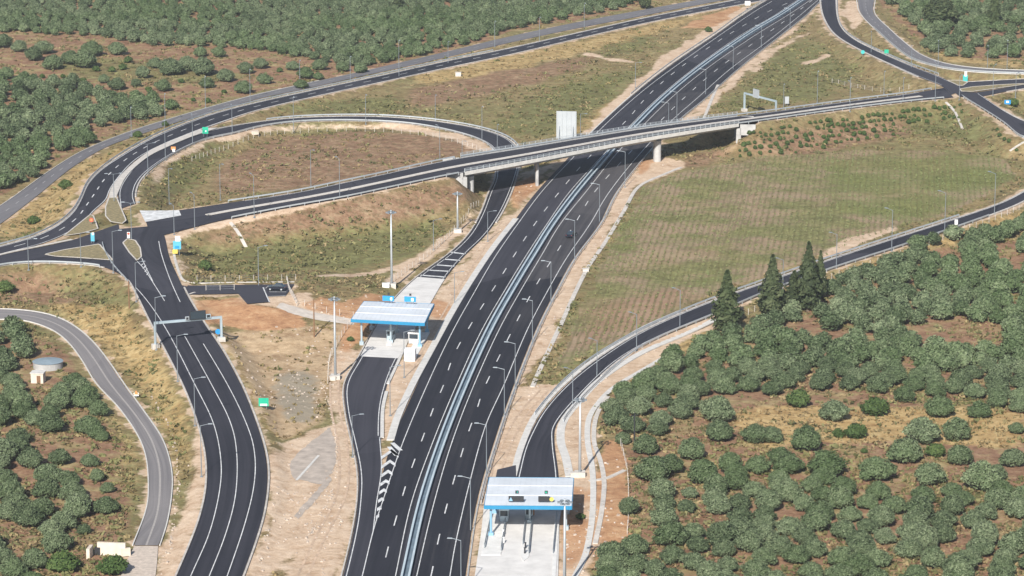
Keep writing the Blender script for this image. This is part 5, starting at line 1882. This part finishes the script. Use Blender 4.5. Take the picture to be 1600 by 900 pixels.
def spire(seed, Rr, Hh, leaves, leaf):
    rng = np.random.default_rng(seed)
    z = rng.uniform(0.03, 1.0, leaves) ** 1.25
    ph = rng.uniform(0, 6.28, leaves)
    prof = lambda z: np.minimum(1.0, (1 - z) * 1.55) * np.minimum(1, 0.45 + z * 4)
    lump = 1 + 0.22 * np.sin(ph * 3 + z * 17 + seed) + 0.14 * np.sin(ph * 5 - z * 31)
    r = Rr * prof(z) * lump * rng.uniform(0.72, 1.1, leaves)
    P = np.stack((r * np.cos(ph), r * np.sin(ph), 0.4 + z * (Hh - 0.4)), 1)
    Nn = np.stack((np.cos(ph), np.sin(ph), np.full(leaves, 0.6)), 1)
    Nn /= np.linalg.norm(Nn, axis=1)[:, None]
    T = 0.5 + 0.25 * (lump - 1) / 0.3 * 0.6 + rng.normal(0, 0.15, leaves)
    ev, et = [], []
    nseg, nr = 9, 9
    for a in range(nr + 1):
        zz = a / nr
        for b in range(nseg):
            q = 2 * math.pi * b / nseg
            rr = Rr * 0.72 * float(prof(np.array(zz))) * rng.uniform(0.85, 1.1)
            ev.append((rr * math.cos(q), rr * math.sin(q), 0.4 + zz * (Hh - 0.5)))
    for a in range(nr):
        for b in range(nseg):
            i, j = a * nseg + b, a * nseg + (b + 1) % nseg
            et += [(i, j, j + nseg), (i, j + nseg, i + nseg)]
    return leaf_quads(P, Nn, leaf, rng), T, (np.array(ev), np.array(et), np.full(len(ev), 0.2))  # inner core given a dark tone, painting the shade behind the leaves


def trunk_mesh(name, h, r, limbs, rng, mat):
    mb = MB()
    mb.tube((0, 0, -0.3), (0.05, 0, h * 0.5), r * 1.25, r * 0.85, 8)
    for k in range(limbs):
        a = 2 * math.pi * k / max(limbs, 1) + rng.uniform(-0.4, 0.4)
        mb.tube((0.05, 0, h * 0.45), (h * 0.42 * math.cos(a), h * 0.42 * math.sin(a), h * 1.05), r * 0.6, r * 0.25, 6)
    return mb.mesh(name, mat)


NV = 10
OL = []
for k in range(NV):
    rr = RNG.uniform(2.7, 3.2)
    hh = RNG.uniform(3.7, 4.4)
    q, t, e = crown(100 + k, rr, hh, int(RNG.integers(9, 13)), 4600, 0.29)
    OL.append((quads_mesh('crown', q, t, M['olive'], e), trunk_mesh('trunk', 1.9, 0.26, 3, RNG, M['bark']), rr))
GB = []
for k in range(3):
    q, t, e = crown(200 + k, 2.6, 3.0, 7, 1400, 0.42, 0.05)
    GB.append((quads_mesh('crown', q, t, M['leafgreen'], e), trunk_mesh('trunk', 1.2, 0.15, 3, RNG, M['bark']), 2.6))
SB = []
for k in range(4):
    q, t, e = crown(300 + k, 1.0, 1.3, 5, 420, 0.28, 0.05)
    SB.append((quads_mesh('crown', q, t, M['leafgreen'], e), trunk_mesh('stem', 0.6, 0.05, 2, RNG, M['bark']), 1.0))


def verge_at(x, y):
    i = min(np.searchsorted(gx, x), len(gx) - 1)
    j = min(np.searchsorted(gy, y), len(gy) - 1)
    return VERGE[j, i]


def tree(name, protos, p, rad, label, cat, group=None, flat=1.0, tname='trunk'):
    k = int(RNG.integers(0, len(protos)))
    cm, tm, rr = protos[k]
    s = rad / rr
    r = empty(name, (p[0], p[1], p[2]), RNG.uniform(0, 6.28))
    sz = s * flat * RNG.uniform(0.92, 1.1)
    r.scale = (s * RNG.uniform(0.92, 1.08), s * RNG.uniform(0.92, 1.08), sz)
    link(bpy.data.objects.new('crown', cm), r)
    link(bpy.data.objects.new(tname, tm), r)
    tag(r, label, cat, group)
    return r


OLIVES = []      # (x, y, radius) of every olive placed so far, for spacing


def put_olive(cx, cy, w, label, group, protos=None, name='olive_tree'):
    rad = w / 2.0 / scale_at(cy)
    p = on_ground(cx, cy + 1.35 * rad * 0.62 * scale_at(cy) * 0.9)
    OLIVES.append((p[0], p[1], rad))
    return tree(name, protos or OL, p, rad, label, 'olive tree' if protos is None else 'bush', group)


G_R = 'olive trees in the right-hand grove'
rows_ = {
    'upper row on the straw-coloured clearing, %s from the left': [(1303, 638, 50), (1413, 614, 38), (1467, 632, 50), (1530, 638, 40)],
    'middle row on the straw-coloured clearing, %s from the left': [(1205, 675, 42), (1258, 682, 58), (1440, 667, 62), (1493, 670, 50), (1588, 667, 28)],
    'lower row bordering the straw-coloured clearing, %s from the left': [(1220, 710, 46), (1292, 720, 62), (1370, 727, 60), (1415, 700, 60), (1453, 735, 58), (1500, 708, 48), (1533, 742, 62), (1583, 713, 42)],
    'scatter between dark pole and straw clearing, %s from the left': [(973, 683, 28), (1008, 692, 46), (1080, 698, 52), (1123, 670, 50), (1120, 637, 60), (1180, 673, 50)],
    'scatter beside the pale post fence, %s from the top': [(1020, 728, 62), (1047, 722, 46), (1098, 735, 56), (1033, 760, 50), (1078, 767, 30), (1038, 780, 40), (1073, 788, 32), (1037, 803, 50), (1115, 773, 42), (1048, 830, 60), (1083, 828, 40)],
}
for txt, lst in rows_.items():
    for i, (x, y, w) in enumerate(lst):
        put_olive(x, y, w, 'olive tree of the ' + txt % ORD[i], G_R)
put_olive(983, 790, 38, 'small olive tree standing against the pale post fence on orange soil', G_R)
put_olive(957, 862, 58, 'olive tree overhanging the drain channel at the bottom of the right grove', G_R)
put_olive(990, 848, 52, 'olive tree on bare soil just right of the one overhanging the drain channel', G_R)
G_B = 'green bushes on the straw clearing'
put_olive(1247, 619, 44, 'dark green round bush at the left end of the straw-coloured clearing', G_B, GB, 'green_bush')
put_olive(1368, 630, 50, 'darker green spreading bush in the upper middle of the straw-coloured clearing', G_B, GB, 'green_bush')
put_olive(1310, 675, 22, 'small bright green bush touching a larger one on the straw clearing', G_B, GB, 'green_bush')
put_olive(1338, 670, 38, 'green bush with a smaller one on its left on the straw clearing', G_B, GB, 'green_bush')
put_olive(1350, 703, 13, 'tiny bush alone below the middle of the straw clearing', G_B, GB, 'green_bush')
put_olive(1462, 700, 36, 'yellow-green low bush between two olives right of the straw clearing', G_B, GB, 'green_bush')
# lower left grove
for i, (x, y, w) in enumerate([(140, 717, 32), (152, 742, 28), (168, 760, 25), (120, 790, 50), (165, 785, 45), (93, 710, 42), (75, 735, 50), (70, 737, 26), (108, 745, 40), (132, 825, 25), (138, 660, 45), (150, 672, 36), (55, 870, 50), (160, 680, 24)]):
    put_olive(x, y, w, 'olive tree scattered on brown soil at lower left, %s counting from the top right' % (ORD + ['thirteenth', 'fourteenth'])[i], 'olive trees in the lower left grove')


def scatter(poly, spacing, jitter_r, z=0.0, holes=(), keep=1.0):
    """blue-noise points in world space inside a traced pixel polygon"""
    W = [at(x, y, z)[:2] for x, y in poly]
    xs, ys = [p[0] for p in W], [p[1] for p in W]
    hp = [[at(x, y, z)[:2] for x, y in h] for h in holes]
    cell = {}
    for x, y, r in OLIVES:
        cell.setdefault((int(x // spacing), int(y // spacing)), []).append((x, y))
    out = []
    area = (max(xs) - min(xs)) * (max(ys) - min(ys))
    nt = int(area / spacing ** 2 * 14)
    cand = np.stack((RNG.uniform(min(xs), max(xs), nt), RNG.uniform(min(ys), max(ys), nt)), 1)
    ins = inpoly(cand[:, 0], cand[:, 1], W)
    for h in hp:
        ins &= ~inpoly(cand[:, 0], cand[:, 1], h)
    for x, y in cand[ins]:
        i, j = int(x // spacing), int(y // spacing)
        ok = verge_at(x, y) < -1.0
        if ok:
            for a in (-1, 0, 1):
                for b in (-1, 0, 1):
                    for q in cell.get((i + a, j + b), ()):
                        if (q[0] - x) ** 2 + (q[1] - y) ** 2 < spacing ** 2:
                            ok = False
                            break
        if ok:
            cell.setdefault((i, j), []).append((x, y))
            if RNG.uniform() < keep:
                r = RNG.uniform(*jitter_r)
                out.append((x, y, r))
                OLIVES.append((x, y, r))
    return out


near = []
near += [(p, 'closely planted grey-green olive tree in the dense lower part of the right grove', G_R) for p in scatter(
    [(1195, 745), (1290, 752), (1340, 770), (1400, 790), (1470, 770), (1620, 775), (1760, 780), (1760, 1030), (905, 1030), (930, 900), (985, 885), (1070, 865), (1140, 850)], 4.95, (2.25, 3.05))]
near += [(p, 'grey-green olive tree in the close clump between post fence and straw clearing', G_R) for p in scatter(
    [(1115, 740), (1200, 725), (1270, 745), (1330, 770), (1300, 800), (1200, 800), (1140, 830), (1095, 800), (1115, 760)], 4.9, (2.3, 3.0), holes=[[(1330, 745), (1380, 745), (1380, 790), (1335, 790)]])]
near += [(p, 'olive tree in the clump beside the dark pole at the left of the right grove', G_R) for p in scatter(
    [(955, 632), (1000, 605), (1060, 605), (1085, 625), (1075, 655), (1060, 680), (1010, 682), (960, 680)], 4.6, (2.4, 3.0))]
near += [(p, 'olive tree in the crowded band of the right grove below the cypresses', G_R) for p in scatter(
    [(990, 612), (1040, 585), (1120, 560), (1200, 570), (1330, 585), (1450, 590), (1620, 590), (1760, 590), (1760, 650), (1600, 655), (1560, 640), (1500, 625), (1420, 612), (1340, 615), (1250, 612), (1190, 620), (1100, 622), (1060, 605)], 4.5, (2.25, 2.95))]
near += [(p, 'olive tree standing at the right border beyond the straw clearing', G_R) for p in scatter(
    [(1550, 745), (1760, 700), (1760, 780), (1560, 775)], 6.5, (2.4, 3.0))]
near += [(p, 'olive tree in the close part of the lower left grove', 'olive trees in the lower left grove') for p in scatter(
    [(-90, 545), (20, 525), (45, 560), (60, 600), (110, 592), (150, 615), (158, 655), (120, 690), (60, 690), (70, 720), (40, 760), (110, 770), (175, 790), (150, 810), (100, 850), (85, 905), (40, 1000), (-90, 1000)], 5.0, (2.3, 3.1),
    holes=[[(35, 560), (110, 560), (112, 612), (80, 632), (35, 636)], [(60, 690), (110, 680), (130, 700), (60, 715)], [(30, 860), (80, 850), (110, 905), (30, 905)]], keep=0.92)]
upper = scatter([(1010, 595), (1050, 565), (1120, 535), (1180, 515), (1250, 485), (1330, 440), (1420, 402), (1500, 380), (1560, 365), (1620, 342), (1760, 300), (1760, 590), (1450, 590), (1200, 570), (1110, 562)], 4.45, (2.25, 2.95),
                holes=[[(1195, 520), (1260, 500), (1290, 520), (1340, 515), (1380, 530), (1330, 545), (1260, 535), (1200, 535)], [(1390, 520), (1460, 505), (1580, 510), (1570, 550), (1440, 545)], [(1440, 395), (1500, 385), (1490, 410), (1445, 415)], [(1545, 385), (1600, 370), (1600, 440), (1560, 420)]])
near += [(p, 'olive tree in the upper slope of the right grove near the cypresses and ramp', G_R) for p in upper]
grove = []
grove += scatter([(-130, -70), (1330, -70), (1240, -30), (1010, -2), (975, 12), (930, 22), (800, 47), (700, 80), (640, 92), (575, 103), (540, 103), (480, 92), (400, 78), (300, 72), (230, 72), (150, 58), (0, 50), (-130, 45)], 3.9, (1.75, 2.4))
grove += scatter([(-130, 130), (0, 128), (60, 130), (120, 135), (150, 148), (200, 160), (275, 160), (272, 175), (235, 185), (185, 195), (140, 208), (140, 228), (75, 240), (60, 275), (0, 300), (-130, 340)], 4.9, (2.3, 3.0), keep=0.95)
grove += scatter([(1372, -70), (1380, -10), (1405, 25), (1450, 55), (1445, 78), (1480, 90), (1560, 92), (1720, 92), (1720, -70)], 5.3, (2.3, 3.1), keep=0.9)
INDIV = 300
hand = sum(1 for o in COL.objects if o.name.startswith('olive_tree'))


def vis(p):
    x, y = proj((p[0], p[1], 2.0))
    return -40 < x < 1640 and -20 < y < 950


inview = sorted([q for q in near if vis(q[0])], key=lambda q: q[0][1])
for (x, y, r), lab, grp in inview[:INDIV - hand]:
    tree('olive_tree', OL, (x, y, ground_z(x, y)), r, lab, 'olive tree', grp)
rest = [q[0] for q in inview[INDIV - hand:]] + [q[0] for q in near if not vis(q[0])] + grove
print('olives', hand, len(inview), len(rest))
# the many trees beyond, as one grove
FAR = []
for k in range(8):
    q, t, e = crown(400 + k, 2.8, 4.2, 8, 1100, 0.44)
    v2 = e[0]
    FAR.append((q, t, e))
AV, AT, EV, EF, ET = [], [], [], [], []
nv = 0
for (x, y, r) in rest:
    q, t, e = FAR[int(RNG.integers(0, 8))]
    a = RNG.uniform(0, 6.28)
    s = r / 2.8
    Rm = np.array(((math.cos(a), -math.sin(a), 0), (math.sin(a), math.cos(a), 0), (0, 0, RNG.uniform(0.9, 1.15)))) * s
    o = np.array((x, y, ground_z(x, y) - 0.1))
    sh = RNG.normal(0, 0.13)
    AV.append(q @ Rm.T + o)
    AT.append(t + sh)
    EV.append(e[0] @ Rm.T + o)
    EF.append(e[1] + nv)
    ET.append(e[2] + sh)
    nv += len(e[0])
gm = quads_mesh('olive_grove', np.concatenate(AV), np.concatenate(AT), M['olive'], (np.concatenate(EV), np.concatenate(EF), np.concatenate(ET)))
tag(link(bpy.data.objects.new('olive_grove', gm)), 'wide mass of olive trees filling the far groves', None, None, 'stuff')

# scrub bushes on the open land at the upper left
scrub = [(30, 70, 27), (53, 83, 30), (68, 70, 35), (83, 95, 34), (110, 86, 36), (132, 88, 45), (143, 72, 40), (183, 72, 34), (150, 106, 14), (175, 107, 14), (192, 103, 15), (223, 112, 26), (162, 122, 20), (183, 128, 32), (213, 128, 20),
         (243, 95, 28), (267, 101, 40), (293, 97, 36), (317, 101, 42), (313, 78, 26), (342, 79, 26), (255, 132, 27), (353, 115, 31), (380, 133, 32), (384, 104, 28), (323, 127, 26), (325, 156, 12), (407, 96, 28), (413, 120, 28), (470, 128, 26),
         (477, 111, 30), (497, 117, 18), (457, 100, 24), (500, 99, 26), (535, 102, 24), (563, 104, 26), (10, 112, 30), (5, 62, 30), (200, 92, 15), (283, 125, 12), (302, 155, 9), (437, 108, 12), (350, 142, 10), (232, 138, 12), (98, 118, 9), (66, 118, 10), (130, 124, 12)]
names = {}
for i, (x, y, w) in enumerate(scrub):
    rad = w / 2 / scale_at(y)
    p = on_ground(x, y + 0.8 * rad * scale_at(y))
    size = 'large' if w > 29 else 'middling' if w > 19 else 'small'
    band = 'just below the dense far grove' if y < 90 else 'in the middle of the open scrub' if y < 121 else 'low on the open scrub near the link road'
    side = 'left part' if x < 170 else 'centre part' if x < 340 else 'right part'
    key = (size, band, side)
    names[key] = names.get(key, 0) + 1
    tree('scrub_bush', OL if w > 15 else SB, p, rad, '%s bush %s, %s in its %s' % (size, band, ORD[names[key] - 1], side), 'bush', 'bushes on the open scrubland')

# cypresses and other dark trees
CY = []
for k in range(4):
    q, t, e = spire(500 + k, 1.0, 6.0, 1500, 0.34)
    CY.append((quads_mesh('crown', q, t, M['cypress'], e), None))
def cypress(x, ytop, ybase, w, label, proto=None, name='cypress_tree', cat='cypress', group='dark cypresses by the curving ramp'):
    p = on_ground(x, ybase)
    h = (ybase - ytop) / (0.965 * scale_at(ybase))
    rad = w * 0.98 / 2 / scale_at(ybase)
    r = empty(name, tuple(p), RNG.uniform(0, 6.28))
    r.scale = (rad, rad, h / 6.0)
    link(bpy.data.objects.new('crown', CY[int(RNG.integers(0, 4))][0]), r)
    MB().tube((0, 0, -0.2), (0, 0, 2.0), 0.16, 0.1, 8).build('trunk', M['bark'], r)
    tag(r, label, cat, group)


cypress(1135, 424, 520, 40, 'broad dark cypress standing alone left of the others by the ramp')
cypress(1206, 400, 494, 36, 'dark cypress at the left of the close row beside the ramp')
cypress(1196, 440, 490, 20, 'low slim cypress leaning into the left side of the close row')
cypress(1240, 424, 482, 30, 'shorter cypress in the middle of the close row beside the ramp')
cypress(1262, 380, 486, 36, 'tallest cypress of the close row beside the ramp')
cypress(1281, 393, 468, 19, 'slender pointed cypress at the right end of the close row')
cypress(1553, -22, 46, 17, 'tall narrow brownish cypress in the far upper right grove', group=None)
cypress(622, -14, 17, 16, 'dark conifer at the top edge above the far grove', group=None)
cypress(744, -18, 8, 14, 'small dark conifer at the top edge right of another', group=None)
PN = []
q, t, e = crown(610, 4.6, 8.5, 8, 2200, 0.6, 0.2)
PN.append((quads_mesh('crown', q, t, M['cypress'], e), trunk_mesh('trunk', 4.0, 0.35, 4, RNG, M['bark']), 4.6))
q, t, e = crown(611, 4.2, 8.0, 8, 2200, 0.6, 0.2)
PN.append((quads_mesh('crown', q, t, M['cypress'], e), trunk_mesh('trunk', 4.0, 0.35, 4, RNG, M['bark']), 4.2))
tree('pine_tree', PN, on_ground(1468, 45), 6.4, 'big dark brown-green pine in the upper right grove', 'pine tree')
tree('broadleaf_tree', PN, on_ground(1008, 14), 2.6, 'small dark tree beside the local road at the top edge', 'tree')
tree('broadleaf_tree', GB, on_ground(1107, 50), 1.6, 'round dark bush alone beside the motorway verge near the top', 'bush')
tree('broadleaf_tree', GB, on_ground(8, 456), 2.4, 'dark green round bush on the bank at the left edge', 'bush')
tree('broadleaf_tree', GB, on_ground(53, 350), 1.9, 'green bush in the dry grass between the local road and link road', 'bush')
tree('broadleaf_tree', GB, on_ground(103, 295), 2.2, 'sprawling bush on the dry strip beside the sweeping link road', 'bush')
tree('broadleaf_tree', GB, on_ground(321, 422), 1.9, 'dark bush on the slope above the small parking yard', 'bush')
tree('broadleaf_tree', GB, on_ground(176, 896), 2.9, 'dense green bush below the culvert headwall', 'bush')
tree('broadleaf_tree', GB, on_ground(98, 893), 3.2, 'dark spiky tree left of the culvert headwall', 'tree')
tree('broadleaf_tree', GB, on_ground(548, 533), 0.9, 'small dark bush beside the left front post of the left toll canopy', 'bush')
tree('broadleaf_tree', GB, on_ground(907, 811), 1.0, 'small black bush in the shadow right of the lower toll canopy', 'bush')
tree('broadleaf_tree', GB, on_ground(1582, 165), 2.0, 'low green bush behind the blue sign at the right junction', 'bush')
tree('broadleaf_tree', GB, on_ground(215, 215), 1.7, 'green bush between local road and link road at the left curve', 'bush')
tree('broadleaf_tree', GB, on_ground(258, 197), 1.2, 'small bush by a lamp post between local road and link road', 'bush')

# planted shrubs on the overpass embankment
sh = [(115, 610), (178, 595), (238, 592), (297, 580), (355, 575), (485, 550), (590, 545), (640, 547), (690, 530), (770, 508), (810, 512), (745, 570), (695, 575), (640, 585), (400, 630), (450, 625), (278, 650), (320, 680), (260, 690), (220, 655),
      (180, 650), (150, 665), (115, 660), (470, 570), (430, 560), (545, 550), (790, 575), (680, 600), (10, 685), (50, 690), (85, 685), (130, 710), (735, 585), (300, 630), (340, 640), (25, 630), (60, 715), (205, 700), (610, 540), (520, 580), (1075, 605), (1085, 632), (1108, 650), (1130, 660), (1165, 700)]
sh = [q for q in sh if q[0] > 1000 or RNG.uniform() < 0.35]
for r_ in range(5):
    for x_ in np.arange(-135, 900, 24):
        y_ = float(np.interp(x_, [-140, 100, 500, 900], [632, 590, 538, 492])) + r_ * 25
        if RNG.uniform() < 0.72 - 0.05 * r_ and not (r_ > 2 and x_ > 600):
            sh.append((x_ + RNG.uniform(-6, 6) + 8 * (r_ % 2), y_ + RNG.uniform(-5, 5)))
for i, (x, y) in enumerate(sh):
    px, py = 1200 + x / 3, y / 3 + 3
    p = on_ground(px, py)
    row = 'upper' if y < 580 else 'middle' if y < 650 else 'lower'
    if x > 1000:
        lab = 'small dark shrub in a short row below the road leaving the right junction'
    else:
        lab = 'small planted shrub in the %s rows on the reddish slope right of the motorway' % row
    tree('planted_shrub', SB, p, RNG.uniform(0.45, 0.9), lab, 'shrub', 'young shrubs planted on the embankment', 1.25, 'stem')

# ------------------------------------------------------------------ rough grass, weeds and field plants (uncountable)
def tufts(name, n, boxpx, size, mat, accept, kind_label, tone=(0.3, 0.75), tall=0.8):
    (x0, y0, x1, y1) = boxpx
    px, py = RNG.uniform(x0, x1, n), RNG.uniform(y0, y1, n)
    Vs, Ts = [], []
    for a, b in zip(px, py):
        p = at(a, b, 0)
        if abs(p[0]) > 285 or not (442 < p[1] < 1325):
            continue
        if verge_at(p[0], p[1]) > -0.6 or not accept(p[0], p[1]):
            continue
        z = ground_z(p[0], p[1])
        m = int(RNG.integers(4, 8))
        s = size * RNG.uniform(0.5, 1.5)
        P = np.stack((p[0] + RNG.normal(0, s * 0.6, m), p[1] + RNG.normal(0, s * 0.6, m), z + RNG.uniform(0.05, 0.55, m) * s * tall), 1)
        d = RNG.normal(0, 0.5, (m, 3)) + (0, 0, 0.5)
        d /= np.linalg.norm(d, axis=1)[:, None]
        Vs.append(leaf_quads(P, d, s, RNG))
        Ts.append(np.full(m, RNG.uniform(*tone)) + RNG.normal(0, 0.12, m))
    me = quads_mesh(name, np.concatenate(Vs), np.concatenate(Ts), mat)
    return tag(link(bpy.data.objects.new(name, me)), kind_label, None, None, 'stuff')


def val(A, x, y):
    i = min(np.searchsorted(gx, x), len(gx) - 1)
    j = min(np.searchsorted(gy, y), len(gy) - 1)
    return A[j, i]


NZ = fbm(GX, GY, 77, 0.07)
bare = np.maximum.reduce([A_['gravel'], A_['orange'], A_['field'], A_['tan'] * RNG.uniform(0.2, 1.0, GX.shape)])
M['weed'] = foliage('weed_foliage', (0.060, 0.060, 0.026), (0.120, 0.118, 0.052), (0.215, 0.200, 0.092))
tufts('dry_grass', 34000, (-80, -20, 1680, 960), 0.50, M['straw'], lambda x, y: val(bare, x, y) < 0.4 and (val(NZ, x, y) > -0.5 or val(A_['straw'], x, y) > 0.4), 'straw coloured rough grass over the open ground', (0.3, 0.8), 0.9)
tufts('green_weeds', 62000, (-80, -20, 1680, 960), 0.62, M['weed'], lambda x, y: val(bare, x, y) < 0.3 and RNG.uniform() < 0.30 + 0.45 * val(A_['green'], x, y) + 0.22 * val(NZ, x, y) - 0.25 * val(A_['straw'], x, y) - 0.15 * val(A_['brown'], x, y), 'low green and brown weeds over the open ground', (0.2, 0.85), 1.0)
# stones and clods lying on the bare ground
mb = MB()
for a, b in zip(RNG.uniform(200, 1100, 9000), RNG.uniform(250, 940, 9000)):
    p = at(a, b, 0)
    if verge_at(p[0], p[1]) > -0.3 or max(val(A_['gravel'], p[0], p[1]), val(A_['orange'], p[0], p[1]), val(A_['tan'], p[0], p[1])) < 0.6 or val(NZ, p[0], p[1]) + RNG.normal(0, 0.5) < 0.2:
        continue
    w_ = RNG.uniform(0.12, 0.45)
    mb.box((p[0], p[1], ground_z(p[0], p[1]) + w_ * 0.2), (w_ * 1.3, w_, w_ * 0.7), RNG.uniform(0, 3.1), RNG.uniform(0.5, 0.85))
tag(mb.build('loose_stones', M['bareStone']), 'loose stones and clods strewn over the bare earth', None, None, 'stuff')
# wheel ruts in the bare earth
rut = plain('packed_earth', (0.49, 0.36, 0.26), 0.95, 0, 0.25, 0.6, 0.2)
mb = MB()
for pts in ([(470, 905), (500, 840), (534, 770), (536, 700), (524, 640), (522, 585)], [(765, 780), (785, 710), (815, 650), (850, 610)], [(652, 575), (690, 505), (735, 430), (790, 345)]):
    P = relax(catmull([on_ground(x, y) for x, y in pts], 1.0), 3)
    for o_ in (-0.85, 0.85):
        Q = offset_line(P, o_)
        for i in range(len(Q)):
            Q[i, 2] = ground_z(Q[i, 0], Q[i, 1])
        strip_mb(mb, Q, 0.42, 0.045)
tag(mb.build('wheel_ruts', rut), kind='structure')
# crop rows
Vs, Ts = [], []
ca, sa = math.cos(R(-7)), math.sin(R(-7))
c0 = at(1150, 400, 0)
for i in range(-82, 83):
    u = i * 1.45
    for j in range(-140, 150):
        v = j * 1.15 + RNG.uniform(-0.3, 0.3)
        x = c0[0] + u * ca - v * sa + RNG.normal(0, 0.12)
        y = c0[1] + u * sa + v * ca
        if val(A_['field'], x, y) < 0.6 or RNG.uniform() < 0.5 - 0.16 * val(NZ, x, y) + 0.15 * val(A_['brown'], x, y):
            continue
        m = 4
        z = ground_z(x, y)
        P = np.stack((x + RNG.normal(0, 0.2, m), y + RNG.normal(0, 0.3, m), z + RNG.uniform(0.05, 0.4, m)), 1)
        d = RNG.normal(0, 0.5, (m, 3)) + (0, -0.2, 0.5)
        d /= np.linalg.norm(d, axis=1)[:, None]
        Vs.append(leaf_quads(P, d, 0.34, RNG))
        Ts.append(np.full(m, RNG.uniform(0.35, 0.8)) + 0.25 * val(A_['green'], x, y))
M['crop'] = foliage('crop_foliage', (0.13, 0.105, 0.055), (0.18, 0.165, 0.08), (0.16, 0.19, 0.08))
me = quads_mesh('field_plants', np.concatenate(Vs), np.concatenate(Ts), M['crop'])
tag(link(bpy.data.objects.new('field_plants', me)), 'low plants in rows across the field right of the motorway', None, None, 'stuff')

# ------------------------------------------------------------------ camera, light, sky, air
cd = bpy.data.cameras.new('camera')
cd.sensor_width = 36.0
cd.lens = FPX / 1600.0 * 36.0
cd.clip_start = 1.0
cd.clip_end = 40000.0
co = link(bpy.data.objects.new('camera', cd))
co.location = (0, 0, CAMH)
co.rotation_euler = (math.pi / 2 - TH, 0, 0)
SC.camera = co

EL, AZ = R(33), R(13.5)          # sun behind the camera, light travels forward and a little to the right
sun = bpy.data.lights.new('sun', 'SUN')
sun.energy = 4.8
sun.angle = R(0.5)
sun.color = (1.0, 0.945, 0.86)
so = link(bpy.data.objects.new('sun', sun))
dirv = Vector((math.sin(AZ) * math.cos(EL), math.cos(AZ) * math.cos(EL), -math.sin(EL)))
so.rotation_euler = dirv.to_track_quat('-Z', 'Y').to_euler()
so.location = (0, 300, 400)
w = bpy.data.worlds.new('World')
SC.world = w
w.use_nodes = True
nt = w.node_tree
bg = nt.nodes['Background']
sky = nt.nodes.new('ShaderNodeTexSky')
sky.sky_type = 'NISHITA'
sky.sun_disc = False
sky.sun_elevation = EL
sky.sun_rotation = math.pi + AZ
nt.links.new(sky.outputs[0], bg.inputs['Color'])
bg.inputs['Strength'].default_value = 0.065

HAZE = True
if HAZE:
    hm = bpy.data.materials.new('haze_air')
    hm.use_nodes = True
    hn = hm.node_tree
    hn.nodes.clear()
    ho = hn.nodes.new('ShaderNodeOutputMaterial')
    hv = hn.nodes.new('ShaderNodeVolumePrincipled')
    hv.inputs['Color'].default_value = (0.80, 0.88, 1.0, 1)
    hv.inputs['Density'].default_value = 0.00006
    hv.inputs['Anisotropy'].default_value = 0.0
    hn.links.new(hv.outputs[0], ho.inputs['Volume'])
    hb = MB().box((0, 700, 100), (30000, 30000, 220)).build('haze', hm)
    tag(hb, 'thin pale air over the whole place', None, None, 'stuff')

vs_ = SC.view_settings
vs_.view_transform = 'Standard'
vs_.look = 'None'
vs_.exposure = 0.58
vs_.gamma = 1.0
vs_.use_curve_mapping = False
cy = SC.cycles
cy.max_bounces = 4
cy.diffuse_bounces = 2
cy.glossy_bounces = 2
cy.volume_bounces = 0
cy.transmission_bounces = 2
cy.use_denoising = True
try:
    cy.denoiser = 'OPENIMAGEDENOISE'
    cy.denoising_prefilter = 'ACCURATE'
except Exception:
    pass
